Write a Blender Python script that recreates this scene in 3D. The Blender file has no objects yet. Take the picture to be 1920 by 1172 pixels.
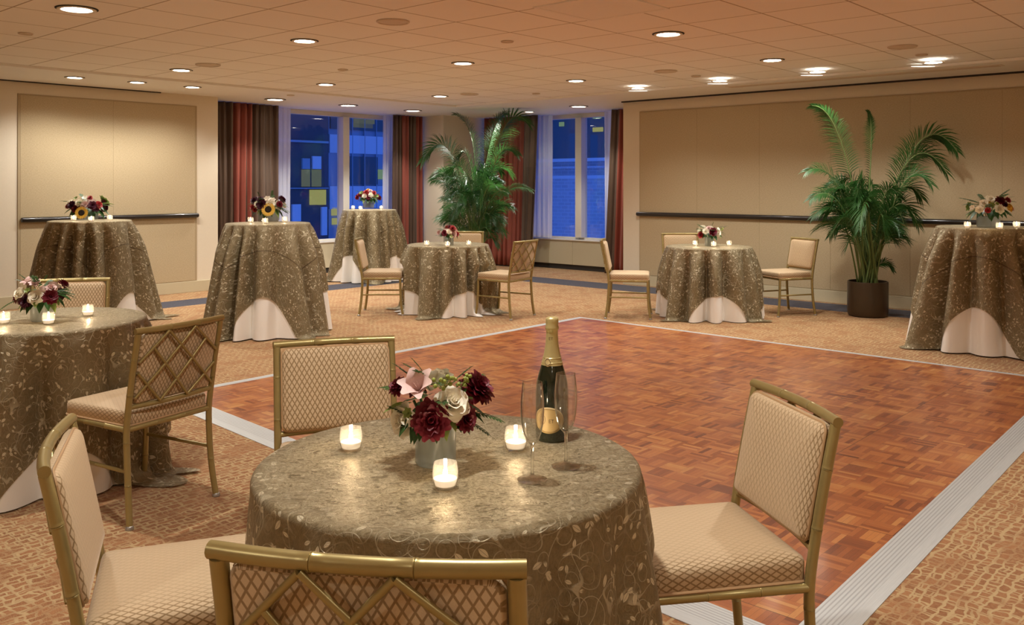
import bpy, math, random
from mathutils import Vector, Matrix, noise as mnoise
rnd = random.Random(7)
PI = math.pi
sc = bpy.context.scene
COL = sc.collection

# ------------------------------------------------------------------ camera and photo geometry
F, Y0, EYE = 1665.0, 347.0, 1.43            # focal length (px of 1920), horizon row, eye height
def P(px, py, z):                            # the point of the plane at height z under a photo pixel
    d = F * (z - EYE) / (Y0 - py)
    return Vector(((px - 960) / F * d, d, z))
def PD(px, py, d):                           # the point at depth d
    return Vector(((px - 960) / F * d, d, EYE + (Y0 - py) / F * d))
PHI = math.atan2(.745, .667)                 # the room's turn against the camera
U1 = Vector((math.cos(PHI), math.sin(PHI), 0)); U2 = Vector((-math.sin(PHI), math.cos(PHI), 0))
def W(a, b, z=0): return U1 * a + U2 * b + Vector((0, 0, z))
def room(v): return v.x * U1.x + v.y * U1.y, v.x * U2.x + v.y * U2.y
def ray_b(px, py, B):                        # photo pixel onto the plane b = B -> (a, z)
    dx = (px - 960) / F; t = B / (dx * U2.x + U2.y)
    return t * (dx * U1.x + U1.y), EYE + (Y0 - py) / F * t
def ray_a(px, py, A):
    dx = (px - 960) / F; t = A / (dx * U1.x + U1.y)
    return t * (dx * U2.x + U2.y), EYE + (Y0 - py) / F * t

cam = bpy.data.cameras.new('camera'); cam_o = bpy.data.objects.new('camera', cam); COL.objects.link(cam_o)
cam.sensor_width = 36; cam.lens = F / 1920 * 36; cam.shift_y = -(586 - Y0) / 1920
cam_o.location = (0, 0, EYE); cam_o.rotation_euler = (PI / 2, 0, 0); cam.clip_end = 200; cam.clip_start = .05
sc.camera = cam_o

# ------------------------------------------------------------------ node helper
class NT:
    def __init__(s, name):
        s.m = bpy.data.materials.new(name); s.m.use_nodes = True
        s.t = s.m.node_tree; s.t.nodes.clear()
        s.out = s.t.nodes.new('ShaderNodeOutputMaterial')
    def put(s, sock, v):
        if v is None: return
        if isinstance(v, bpy.types.NodeSocket): s.t.links.new(v, sock)
        elif isinstance(v, (tuple, list)) and len(v) == 3 and sock.type == 'RGBA': sock.default_value = (*v, 1)
        else: sock.default_value = v
    def node(s, typ, ins=None, **props):
        n = s.t.nodes.new(typ)
        for k, v in props.items(): setattr(n, k, v)
        for k, v in (ins or {}).items(): s.put(n.inputs[k], v)
        return n
    def math(s, op, a, b=None, c=None, clamp=False):
        n = s.node('ShaderNodeMath', operation=op, use_clamp=clamp)
        for i, v in enumerate((a, b, c)): s.put(n.inputs[i], v)
        return n.outputs[0]
    def vmath(s, op, a, b=None, scale=None):
        n = s.node('ShaderNodeVectorMath', operation=op)
        s.put(n.inputs[0], a); s.put(n.inputs[1], b)
        if scale is not None: s.put(n.inputs['Scale'], scale)
        return n.outputs['Value'] if op in ('LENGTH', 'DISTANCE', 'DOT_PRODUCT') else n.outputs[0]
    def mix(s, f, a, b, blend='MIX'):
        n = s.node('ShaderNodeMix', data_type='RGBA', blend_type=blend)
        s.put(n.inputs[0], f); s.put(n.inputs[6], a); s.put(n.inputs[7], b)
        return n.outputs[2]
    def ramp(s, f, stops, interp='LINEAR'):
        n = s.node('ShaderNodeValToRGB', {0: f}); r = n.color_ramp; r.interpolation = interp
        while len(r.elements) > 1: r.elements.remove(r.elements[-1])
        r.elements[0].position = stops[0][0]; r.elements[0].color = (*stops[0][1], 1)
        for p, c in stops[1:]: r.elements.new(p).color = (*c, 1)
        return n.outputs[0]
    def noise(s, vec, scale, detail=2, rough=.5, out=0):
        n = s.node('ShaderNodeTexNoise', {'Vector': vec, 'Scale': scale, 'Detail': detail, 'Roughness': rough})
        return n.outputs[out]
    def obj(s): return s.node('ShaderNodeTexCoord').outputs['Object']
    def uv(s): return s.node('ShaderNodeTexCoord').outputs['UV']
    def sep(s, v):
        n = s.node('ShaderNodeSeparateXYZ', {0: v}); return n.outputs
    def comb(s, x, y, z=0.0):
        return s.node('ShaderNodeCombineXYZ', {0: x, 1: y, 2: z}).outputs[0]
    def scale(s, v, sx, sy, sz=1.0):
        return s.node('ShaderNodeMapping', {'Vector': v, 'Scale': (sx, sy, sz)}).outputs[0]
    def smooth(s, v, a, b):
        n = s.node('ShaderNodeMapRange', {0: v, 1: a, 2: b, 3: 0.0, 4: 1.0}, interpolation_type='SMOOTHSTEP'); return n.outputs[0]
    def bump(s, h, strength=.3, dist=.01):
        return s.node('ShaderNodeBump', {'Height': h, 'Strength': strength, 'Distance': dist}).outputs[0]
    def pbr(s, color, rough=.5, metal=0.0, normal=None, **kw):
        n = s.node('ShaderNodeBsdfPrincipled', {'Base Color': color, 'Roughness': rough, 'Metallic': metal})
        if normal is not None: s.put(n.inputs['Normal'], normal)
        for k, v in kw.items(): s.put(n.inputs[k.replace('_', ' ')], v)
        return n.outputs[0]
    def done(s, shader):
        s.t.links.new(shader, s.out.inputs['Surface']); return s.m
def simple(name, color, rough=.5, metal=0.0, **kw):
    t = NT(name); return t.done(t.pbr(color, rough, metal, **kw))
def emit(name, color, strength):
    t = NT(name); return t.done(t.node('ShaderNodeEmission', {'Color': (*color, 1), 'Strength': strength}).outputs[0])

M = {}
def mat_carpet():
    t = NT('carpet'); o = t.obj()
    a, b, _ = t.sep(o)
    w = t.noise(o, 9, 2, .6, 1)
    d = t.vmath('ADD', o, t.vmath('SCALE', t.vmath('SUBTRACT', w, (.5, .5, .5)), None, .07))
    d = t.vmath('MULTIPLY', d, (1, 1, 0))
    br = t.node('ShaderNodeTexBrick', {'Vector': d, 'Scale': 1.0, 'Mortar Size': .0062, 'Mortar Smooth': .5, 'Brick Width': .060, 'Row Height': .037,
        'Color1': (.0, .0, .0, 1), 'Color2': (1, 1, 1, 1), 'Mortar': (.5, .5, .5, 1)})
    d2 = t.vmath('ADD', t.node('ShaderNodeMapping', {'Vector': d, 'Rotation': (0, 0, PI / 2), 'Location': (.31, .17, 0)}).outputs[0], (0, 0, 0))
    br2 = t.node('ShaderNodeTexBrick', {'Vector': d2, 'Scale': 1.0, 'Mortar Size': .0052, 'Mortar Smooth': .5, 'Brick Width': .095, 'Row Height': .058,
        'Color1': (0, 0, 0, 1), 'Color2': (1, 1, 1, 1), 'Mortar': (.5, .5, .5, 1)})
    line = t.math('MAXIMUM', br.outputs['Fac'], t.math('MULTIPLY', br2.outputs['Fac'], .8))
    patch = t.smooth(t.noise(o, 5.5, 2), .36, .52)
    line = t.math('MULTIPLY', line, t.math('ADD', .35, t.math('MULTIPLY', patch, .65)))
    weave = t.noise(t.scale(o, 300, 75), 1.0, 3, .75)
    fill = t.mix(br.outputs['Color'], (.245, .092, .030), (.33, .14, .052))
    fill = t.mix(t.math('MULTIPLY', t.smooth(weave, .46, .62), .55), fill, (.45, .27, .122))
    col = t.mix(t.math('MULTIPLY', line, .9), fill, (.50, .355, .175))
    def band(v, lo, hi): return t.math('MULTIPLY', t.math('GREATER_THAN', v, lo), t.math('LESS_THAN', v, hi))
    m1 = t.math('MULTIPLY', band(b, 9.88, 10.42), t.math('LESS_THAN', a, 10.55))
    m2 = t.math('MULTIPLY', band(a, 9.95, 10.55), t.math('LESS_THAN', b, 10.42))
    navy = t.math('MAXIMUM', m1, m2)
    col = t.mix(navy, col, t.mix(weave, (.035, .035, .05), (.075, .072, .09)))
    h = t.math('ADD', t.math('MULTIPLY', line, -.5), weave)
    return t.done(t.pbr(col, .95, 0, t.bump(h, .5, .006), Specular_IOR_Level=.15, Sheen_Weight=.15))
def mat_parquet():
    t = NT('parquet'); o = t.obj()
    s = .115
    a, b, _ = t.sep(t.scale(o, 1 / s, 1 / s))
    ia, ib = t.math('FLOOR', a), t.math('FLOOR', b)
    par = t.math('MODULO', t.math('ADD', t.math('ADD', ia, ib), 400), 2.0)
    fa, fb = t.math('FRACT', a), t.math('FRACT', b)
    u = t.math('ADD', t.math('MULTIPLY', fa, par), t.math('MULTIPLY', fb, t.math('SUBTRACT', 1.0, par)))
    v = t.math('ADD', t.math('MULTIPLY', fb, par), t.math('MULTIPLY', fa, t.math('SUBTRACT', 1.0, par)))
    k = t.math('FLOOR', t.math('MULTIPLY', u, 5.0))
    wn = t.node('ShaderNodeTexWhiteNoise', {'Vector': t.comb(ia, ib, k)}, noise_dimensions='3D')
    wb = t.node('ShaderNodeTexWhiteNoise', {'Vector': t.comb(ia, ib, 77.0)}, noise_dimensions='3D')
    r = t.math('ADD', t.math('MULTIPLY', wn.outputs[0], .6), t.math('MULTIPLY', wb.outputs[0], .4))
    gv = t.comb(t.math('MULTIPLY', u, 40), t.math('MULTIPLY', v, 3), t.math('MULTIPLY', wn.outputs[0], 90))
    g = t.noise(gv, 1, 3, .6)
    r = t.math('ADD', r, t.math('MULTIPLY', t.math('SUBTRACT', g, .5), .35))
    col = t.ramp(r, [(0, (.12, .028, .012)), (.25, (.28, .074, .021)), (.5, (.39, .12, .033)), (.75, (.48, .175, .048)), (1, (.58, .28, .088))])
    big = t.noise(o, 1.3, 2)
    col = t.mix(t.math('MULTIPLY', t.smooth(big, .35, .7), .35), col, (.26, .075, .03))
    fk = t.math('FRACT', t.math('MULTIPLY', u, 5.0))
    e = t.math('MINIMUM', t.math('MINIMUM', fk, t.math('SUBTRACT', 1.0, fk)), t.math('MULTIPLY', t.math('MINIMUM', v, t.math('SUBTRACT', 1.0, v)), 5.0))
    gap = t.math('LESS_THAN', e, .028)
    pa, pb, _ = t.sep(t.scale(o, 1 / .92, 1 / .92))
    def seam(x):
        f = t.math('FRACT', x); return t.math('LESS_THAN', t.math('MINIMUM', f, t.math('SUBTRACT', 1.0, f)), .0022)
    col = t.mix(t.math('MULTIPLY', gap, .55), col, (.05, .015, .008))
    col = t.mix(t.math('MULTIPLY', t.math('MAXIMUM', seam(pa), seam(pb)), .7), col, (.04, .015, .01))
    ro = t.math('ADD', .24, t.math('MULTIPLY', t.noise(o, 6, 3), .16))
    return t.done(t.pbr(col, ro, 0, t.bump(t.math('ADD', t.math('MULTIPLY', wn.outputs[0], .6), t.math('MULTIPLY', t.noise(o, 3, 1), 2)), .06, .004), Specular_IOR_Level=.5, Coat_Weight=.25, Coat_Roughness=.12))
def mat_fabric():
    t = NT('lattice_fabric'); u, v, _ = t.sep(t.scale(t.uv(), 1 / .0185, 1 / .031))
    wob = t.noise(t.uv(), 60, 1)
    def tri(x):
        f = t.math('FRACT', x); return t.math('MINIMUM', f, t.math('SUBTRACT', 1.0, f))
    l = t.math('MINIMUM', tri(t.math('ADD', u, v)), tri(t.math('SUBTRACT', u, v)))
    line = t.math('SUBTRACT', 1.0, t.smooth(t.math('ADD', l, t.math('MULTIPLY', t.math('SUBTRACT', wob, .5), .06)), .085, .16))
    fine = t.noise(t.scale(t.uv(), 900, 300), 1, 2)
    base = t.mix(fine, (.56, .41, .245), (.65, .49, .31))
    fc = t.node('ShaderNodeLayerWeight', {'Blend': .5}).outputs['Facing']
    line = t.math('MULTIPLY', line, t.math('SUBTRACT', 1.0, t.math('MULTIPLY', t.smooth(fc, .34, .62), .80)))  # pattern fades at grazing view: thread sheen put into the colour
    col = t.mix(t.math('MULTIPLY', line, .85), base, (.24, .145, .055))
    return t.done(t.pbr(col, .62, 0, t.bump(t.math('ADD', line, fine), .25, .003), Specular_IOR_Level=.35, Sheen_Weight=.35, Sheen_Roughness=.4, Sheen_Tint=(1, .85, .7, 1)))
def mat_organza(name, seam):
    t = NT(name); uv = t.uv()
    w = t.noise(uv, 5, 2, .5, 1)
    q = t.vmath('ADD', uv, t.vmath('SCALE', t.vmath('SUBTRACT', w, (.5, .5, .5)), None, .05))
    # leaves: one turned ellipse per cell
    def leaves(scale, ax, ay, off):
        qq = t.vmath('ADD', uv, off)
        vo = t.node('ShaderNodeTexVoronoi', {'Vector': qq, 'Scale': scale, 'Randomness': .9}, voronoi_dimensions='2D')
        loc = t.vmath('SUBTRACT', t.vmath('SCALE', qq, None, scale), t.vmath('SCALE', vo.outputs['Position'], None, scale))
        x, y, _ = t.sep(loc); ang = t.math('MULTIPLY', t.sep(vo.outputs['Color'])[0], 6.283)
        c, s = t.math('COSINE', ang), t.math('SINE', ang)
        lx = t.math('SUBTRACT', t.math('MULTIPLY', x, c), t.math('MULTIPLY', y, s))
        ly = t.math('ADD', t.math('MULTIPLY', x, s), t.math('MULTIPLY', y, c))
        k = t.math('ABSOLUTE', t.math('DIVIDE', lx, ax))
        wdt = t.math('MULTIPLY', t.math('SUBTRACT', 1.0, t.math('MULTIPLY', k, k)), ay)
        inside = t.math('GREATER_THAN', t.math('SUBTRACT', wdt, t.math('ABSOLUTE', ly)), 0.0)
        vein = t.math('GREATER_THAN', t.math('ABSOLUTE', ly), .012)
        return t.math('MULTIPLY', inside, t.math('ADD', .45, t.math('MULTIPLY', vein, .55)))
    lf = t.math('MAXIMUM', leaves(19, .27, .12, (0, 0, 0)), leaves(23, .22, .10, (3.3, 1.7, 0)))
    lf = t.math('MULTIPLY', lf, t.smooth(t.noise(t.vmath('ADD', uv, (4, 9, 0)), 13, 1), .48, .53))
    def rings(scale, r0, wd, off):
        vo = t.node('ShaderNodeTexVoronoi', {'Vector': t.vmath('ADD', q, off), 'Scale': scale, 'Randomness': 1.0}, voronoi_dimensions='2D')
        e = t.math('ABSOLUTE', t.math('SUBTRACT', vo.outputs['Distance'], r0))
        return t.math('SUBTRACT', 1.0, t.smooth(e, wd * .4, wd))
    def vine(scale, wd, off):
        n = t.noise(t.vmath('ADD', uv, off), scale, 1, .4)
        return t.math('SUBTRACT', 1.0, t.smooth(t.math('ABSOLUTE', t.math('SUBTRACT', n, .5)), wd * .4, wd))
    th = t.math('MAXIMUM', rings(9, .33, .016, (0, 0, 0)), rings(14, .27, .022, (5, 2, 0)))
    th = t.math('MAXIMUM', th, t.math('MAXIMUM', vine(7, .008, (1, 1, 0)), vine(9, .009, (7, 3, 0))))
    gate = t.smooth(t.noise(uv, 11, 2), .40, .55)
    th = t.math('MULTIPLY', th, t.math('ADD', .25, t.math('MULTIPLY', gate, .55)))
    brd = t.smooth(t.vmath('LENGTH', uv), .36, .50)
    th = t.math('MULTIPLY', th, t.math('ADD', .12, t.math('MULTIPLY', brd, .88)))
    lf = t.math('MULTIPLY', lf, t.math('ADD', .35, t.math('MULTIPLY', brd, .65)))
    w2 = t.noise(uv, 16, 2, .5, 1)
    crk = t.noise(t.vmath('ADD', t.scale(uv, 46, 95), t.vmath('ADD', t.vmath('SCALE', w, None, 9.0), t.vmath('SCALE', w2, None, 5.0))), 1, 5, .7)
    crk = t.math('ADD', t.math('MULTIPLY', crk, .55), t.math('MULTIPLY', t.math('SUBTRACT', 1.0, t.math('MULTIPLY', t.math('ABSOLUTE', t.math('SUBTRACT', crk, .5)), 7.0), None, True), .32))
    crk = t.math('ADD', crk, .06)
    crk2 = t.noise(t.scale(uv, 150, 60), 1, 3, .7)
    base = t.ramp(t.math('ADD', t.math('MULTIPLY', crk, .7), t.math('MULTIPLY', crk2, .3)), [(.34, (.17, .13, .062)), (.5, (.36, .29, .16)), (.63, (.68, .59, .40))])  # ramp paints crinkle highlights and shaded creases into the colour
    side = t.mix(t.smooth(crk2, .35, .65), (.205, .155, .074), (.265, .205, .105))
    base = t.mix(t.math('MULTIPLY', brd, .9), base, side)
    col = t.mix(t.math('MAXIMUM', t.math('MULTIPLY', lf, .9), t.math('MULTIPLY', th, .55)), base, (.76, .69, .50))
    if seam:
        u_, v_, _ = t.sep(uv); mx_ = t.math('MAXIMUM', t.math('ABSOLUTE', u_), t.math('ABSOLUTE', v_))
        col = t.mix(t.math('MULTIPLY', t.math('LESS_THAN', t.math('ABSOLUTE', t.math('SUBTRACT', mx_, seam)), .0045), .75), col, (.06, .035, .012))
    ht = t.math('ADD', t.math('MULTIPLY', crk, t.math('SUBTRACT', 1.0, t.math('MULTIPLY', brd, .75))), t.math('MULTIPLY', t.math('MAXIMUM', lf, th), .25))
    sh = t.pbr(col, .38, .42, t.bump(ht, .85, .012), Specular_IOR_Level=.6, Sheen_Weight=.08, Sheen_Roughness=.35, Sheen_Tint=(1, .92, .75, 1))
    tr = t.node('ShaderNodeBsdfTransparent', {'Color': (.8, .7, .52, 1)}).outputs[0]
    f = t.math('MULTIPLY', .22, t.math('SUBTRACT', 1.0, t.math('MAXIMUM', lf, th)))
    mx = t.node('ShaderNodeMixShader', {0: f}); t.put(mx.inputs[1], sh); t.put(mx.inputs[2], tr)
    return t.done(mx.outputs[0])
def mat_paint(name, col, amp=.04):
    t = NT(name); n = t.noise(t.obj(), 90, 3)
    return t.done(t.pbr(t.mix(n, tuple(c * (1 - amp) for c in col), tuple(min(1, c * (1 + amp)) for c in col)), .7, 0, t.bump(n, .08, .002), Specular_IOR_Level=.25))
def mat_wallfabric():
    t = NT('wall_fabric'); u, v, _ = t.sep(t.uv())
    n = t.noise(t.comb(t.math('MULTIPLY', u, 60), t.math('MULTIPLY', v, 260), 0), 1, 3, .7)
    n2 = t.noise(t.comb(t.math('MULTIPLY', u, 260), t.math('MULTIPLY', v, 60), 4.0), 1, 2, .7)
    f = t.math('ADD', t.math('MULTIPLY', n, .6), t.math('MULTIPLY', n2, .4))
    col = t.ramp(f, [(.3, (.37, .285, .165)), (.7, (.62, .505, .325))])
    return t.done(t.pbr(col, .85, 0, t.bump(f, .2, .003), Specular_IOR_Level=.15, Sheen_Weight=.1))
def mat_tile():
    t = NT('ceiling_tile'); a, b, _ = t.sep(t.obj())
    def ln(x, ph, sp):
        f = t.math('FRACT', t.math('ADD', t.math('DIVIDE', t.math('SUBTRACT', x, ph), sp), 60.5))
        return t.math('ABSOLUTE', t.math('SUBTRACT', f, .5))
    la, lb = ln(a, 2.88, .61), ln(b, 2.91, .625)
    e = t.math('MINIMUM', la, lb)
    line = t.math('LESS_THAN', e, .0105)
    ia = t.math('FLOOR', t.math('DIVIDE', t.math('SUBTRACT', a, 2.88), .61)); ib = t.math('FLOOR', t.math('DIVIDE', t.math('SUBTRACT', b, 2.91), .625))
    wn = t.node('ShaderNodeTexWhiteNoise', {'Vector': t.comb(ia, ib, 0.0)}, noise_dimensions='3D').outputs[0]
    n = t.noise(t.obj(), 220, 3, .7)
    base = t.mix(t.math('ADD', t.math('MULTIPLY', n, .5), t.math('MULTIPLY', wn, .5)), (.90, .885, .85), (.95, .935, .90))
    col = t.mix(line, base, (.46, .40, .33))
    return t.done(t.pbr(col, .9, 0, t.bump(t.math('ADD', t.math('MULTIPLY', line, -2.0), t.math('MULTIPLY', n, .4)), .3, .004), Specular_IOR_Level=.1))
def mat_curtain(name, stops):
    t = NT(name); u, v, _ = t.sep(t.uv())
    n = t.noise(t.comb(t.math('MULTIPLY', u, 500), t.math('MULTIPLY', v, 14), 0), 1, 3, .6)
    col = t.ramp(u, stops, 'CONSTANT')
    col = t.mix(t.math('MULTIPLY', n, .35), col, t.mix(.5, col, (.30, .20, .14)))
    return t.done(t.pbr(col, .45, 0, t.bump(n, .1, .002), Specular_IOR_Level=.4, Sheen_Weight=.35, Sheen_Roughness=.3, Sheen_Tint=(1, .8, .7, 1)))
def mat_sheer():
    t = NT('sheer_voile'); u, v, _ = t.sep(t.uv())
    n = t.noise(t.comb(t.math('MULTIPLY', u, 900), t.math('MULTIPLY', v, 40), 0), 1, 2)
    a = t.node('ShaderNodeBsdfDiffuse', {'Color': (.86, .86, .88, 1)}).outputs[0]
    b = t.node('ShaderNodeBsdfTranslucent', {'Color': (.9, .9, .95, 1)}).outputs[0]
    c = t.node('ShaderNodeBsdfTransparent', {'Color': (.97, .97, 1, 1)}).outputs[0]
    m1 = t.node('ShaderNodeMixShader', {0: .3}); t.put(m1.inputs[1], a); t.put(m1.inputs[2], b)
    m2 = t.node('ShaderNodeMixShader', {0: t.math('ADD', .16, t.math('MULTIPLY', n, .12))}); t.put(m2.inputs[1], m1.outputs[0]); t.put(m2.inputs[2], c)
    return t.done(m2.outputs[0])
def mat_thin_glass(name, tint=(1, 1, 1), frost=0.0, refl=.9, rough=.02, fcol=(.9, .9, .9), edge=.62):
    t = NT(name)
    fe = t.node('ShaderNodeLayerWeight', {'Blend': .5}).outputs['Facing']
    tr = t.node('ShaderNodeBsdfTransparent', {'Color': t.mix(t.math('POWER', fe, 3.5), tint, tuple(c * edge for c in tint))}).outputs[0]
    if frost:
        d = t.node('ShaderNodeBsdfDiffuse', {'Color': (*fcol, 1)}).outputs[0]
        l = t.node('ShaderNodeBsdfTranslucent', {'Color': (*fcol, 1)}).outputs[0]
        m0 = t.node('ShaderNodeMixShader', {0: .5}); t.put(m0.inputs[1], d); t.put(m0.inputs[2], l)
        m1 = t.node('ShaderNodeMixShader', {0: frost}); t.put(m1.inputs[1], tr); t.put(m1.inputs[2], m0.outputs[0]); tr = m1.outputs[0]
    g = t.node('ShaderNodeBsdfGlossy', {'Color': (1, 1, 1, 1), 'Roughness': rough}).outputs[0]
    fa = t.node('ShaderNodeLayerWeight', {'Blend': .5}).outputs['Facing']; fr = t.math('ADD', .05, t.math('MULTIPLY', t.math('POWER', fa, 3.0), .6))
    m = t.node('ShaderNodeMixShader', {0: t.math('MULTIPLY', fr, refl)}); t.put(m.inputs[1], tr); t.put(m.inputs[2], g)
    return t.done(m.outputs[0])
def mat_leaf(name, c1, c2, rough=.4, trans=.25):
    t = NT(name); n = t.noise(t.obj(), 14, 2)
    col = t.mix(n, c1, c2)
    p = t.pbr(col, rough, 0, None, Specular_IOR_Level=.5)
    l = t.node('ShaderNodeBsdfTranslucent', {'Color': col}).outputs[0]
    m = t.node('ShaderNodeMixShader', {0: trans}); t.put(m.inputs[1], p); t.put(m.inputs[2], l)
    return t.done(m.outputs[0])
def mat_ramp():
    t = NT('ribbed_aluminium'); u, v, _ = t.sep(t.uv())
    f = t.math('FRACT', t.math('MULTIPLY', v, 11.0)); inner = t.math('LESS_THAN', v, .70)
    gr = t.math('MULTIPLY', t.math('GREATER_THAN', f, .62), inner)
    n = t.noise(t.comb(t.math('MULTIPLY', u, 6), t.math('MULTIPLY', v, 30), 0), 1, 4, .7)
    col = t.mix(n, (.44, .46, .46), (.66, .68, .67)); col = t.mix(t.math('MULTIPLY', gr, .5), col, (.26, .26, .27))
    return t.done(t.pbr(col, .42, .25, t.bump(t.math('MULTIPLY', gr, -1.0), .5, .004)))
def mat_brickwall():
    t = NT('dusk_brick'); u, v, _ = t.sep(t.uv())
    b = t.node('ShaderNodeTexBrick', {'Vector': t.uv(), 'Scale': 1.0, 'Brick Width': .30, 'Row Height': .12, 'Mortar Size': .014, 'Color1': (.62, .62, .66, 1), 'Color2': (.72, .71, .73, 1), 'Mortar': (.80, .80, .82, 1)})
    return t.done(t.pbr(b.outputs['Color'], .9))

M['carpet'] = mat_carpet(); M['parquet'] = mat_parquet(); M['fabric'] = mat_fabric(); M['organza'] = mat_organza('embroidered_organza', None); M['organza_seamed'] = mat_organza('seamed_organza', .64)
def mat_gold():
    t = NT('gold_paint'); n = t.noise(t.obj(), 25, 3)
    return t.done(t.pbr(t.mix(n, (.33, .255, .095), (.40, .315, .13)), .34, .5, None, Specular_IOR_Level=.5))
M['gold'] = mat_gold()
M['glide'] = simple('chrome_glide', (.5, .5, .5), .3, .9)
M['piping'] = simple('piping_cord', (.46, .28, .13), .6, Sheen_Weight=.2)
t = NT('ivory_satin'); n = t.noise(t.scale(t.uv(), 3, 3), 1, 2)
M['satin'] = t.done(t.pbr(t.mix(n, (.88, .84, .77), (.92, .89, .83)), .34, 0, t.bump(n, .2, .02), Specular_IOR_Level=.55, Sheen_Weight=.3))
M['wall'] = mat_paint('cream_paint', (.74, .655, .51)); M['base'] = mat_paint('olive_beige_paint', (.56, .49, .33)); M['border'] = mat_paint('ceiling_plaster', (.88, .87, .83))
M['wallfabric'] = mat_wallfabric(); M['tile'] = mat_tile(); M['seam'] = simple('panel_edge', (.40, .31, .18), .8)
M['black'] = simple('black_lacquer', (.012, .010, .010), .28, Coat_Weight=.4, Coat_Roughness=.1); M['dark'] = simple('dark_gap', (.03, .024, .018), .8)
M['white'] = simple('white_enamel', (.78, .72, .62), .45); M['speaker'] = mat_paint('speaker_grille', (.66, .58, .48), .1); M['frame'] = simple('window_enamel', (.72, .68, .60), .5)
BR, GR, RD, RB = (.085, .052, .036), (.115, .082, .064), (.26, .055, .038), (.15, .06, .042)
M['curtain_a'] = mat_curtain('striped_silk_brown', [(0, (.07, .045, .035)), (.2, BR), (.41, RD), (.54, BR), (.58, RD), (.63, BR), (.78, GR), (.88, BR)])  # first stop darkens the left end, shade put into the colour
M['curtain_b'] = mat_curtain('striped_silk_mixed', [(0, BR), (.30, RD), (.52, BR), (.70, GR), (.80, RD)])
M['curtain_c'] = mat_curtain('striped_silk_rust', [(0, BR), (.14, GR), (.24, RD), (.40, (.33, .08, .055)), (.8, RD)])
M['curtain_d'] = mat_curtain('striped_silk_dark_rust', [(0, RD), (.45, RB), (.55, RD), (.8, BR)])
M['sheer'] = mat_sheer(); M['pane'] = mat_thin_glass('window_glass', (.93, .96, 1), refl=.7); M['clear'] = mat_thin_glass('clear_glass', (.97, .97, .96), refl=1.7, edge=.32)
t = NT('flute_glass'); gl = t.node('ShaderNodeBsdfGlass', {'Color': (.99, .99, .98, 1), 'Roughness': 0.0, 'IOR': 1.45}).outputs[0]; tr = t.node('ShaderNodeBsdfTransparent').outputs[0]; mx = t.node('ShaderNodeMixShader', {0: .45}); t.put(mx.inputs[1], gl); t.put(mx.inputs[2], tr); M['flute'] = t.done(mx.outputs[0])
M['votive'] = mat_thin_glass('votive_glass', (.98, .95, .90), .05, 1.0, .05, (.95, .93, .9)); M['vase'] = mat_thin_glass('frosted_glass', (.8, .82, .8), .30, .25, .3, (.66, .66, .61))
M['wax'] = mat_leaf('white_wax', (.96, .95, .92), (.97, .96, .94), .5, .7); M['flame'] = emit('candle_flame', (1, .80, .55), 150)
M['lens'] = emit('lamp_lens', (1, .93, .80), 14); M['glow_patch'] = emit('ceiling_light_patch', (1, .93, .80), 1.2)  # weaker glow stands in for light spilled on the ceiling border
M['palm'] = mat_leaf('palm_green', (.020, .075, .016), (.05, .15, .03), .38, .3); M['stalk'] = simple('palm_stalk', (.13, .19, .055), .5); M['pot'] = simple('brown_glaze', (.050, .030, .014), .35); M['soil'] = simple('soil', (.02, .014, .009), .95)
M['leaf'] = mat_leaf('bouquet_leaf', (.018, .06, .014), (.05, .13, .03)); M['lightleaf'] = mat_leaf('fresh_leaf', (.16, .24, .05), (.30, .38, .10))
def petals(name, c1, c2): return mat_leaf(name, c1, c2, .55, .15)
M['cream'] = petals('cream_petal', (.93, .86, .70), (.96, .92, .80)); M['burg'] = petals('burgundy_petal', (.10, .006, .014), (.23, .012, .03)); M['plum'] = petals('plum_petal', (.045, .006, .018), (.11, .01, .035))
M['red'] = petals('red_petal', (.32, .02, .025), (.50, .05, .05)); M['pink'] = petals('blush_petal', (.70, .44, .42), (.84, .66, .60)); M['yellow'] = petals('yellow_petal', (.72, .42, .05), (.85, .58, .10)); M['seed'] = simple('sunflower_centre', (.015, .008, .004), .9); M['berry'] = simple('green_berry', (.32, .38, .08), .4)
M['bottle'] = simple('dark_green_glass', (.006, .012, .006), .06, Specular_IOR_Level=.7, Coat_Weight=.6, Coat_Roughness=.03); M['foil'] = simple('gold_foil', (.66, .56, .26), .36, .55); M['label'] = simple('gold_label', (.52, .38, .17), .55); M['ink'] = simple('label_ink', (.16, .11, .05), .6)
M['alu'] = mat_ramp(); M['brick'] = mat_brickwall()
M['f_dark'] = simple('facade_dark', (.13, .11, .12), .8); M['f_glass'] = simple('facade_glass', (.42, .50, .58), .35); M['f_band'] = simple('facade_pale_band', (.92, .94, .96), .5); M['f_deep'] = simple('facade_deep_glass', (.09, .13, .14), .3); M['f_lit'] = emit('lit_window', (.75, .72, .25), .22); M['f_dim'] = emit('dim_window', (.32, .36, .30), .16); M['f_green'] = emit('green_lit_window', (.40, .62, .35), .2)

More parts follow.
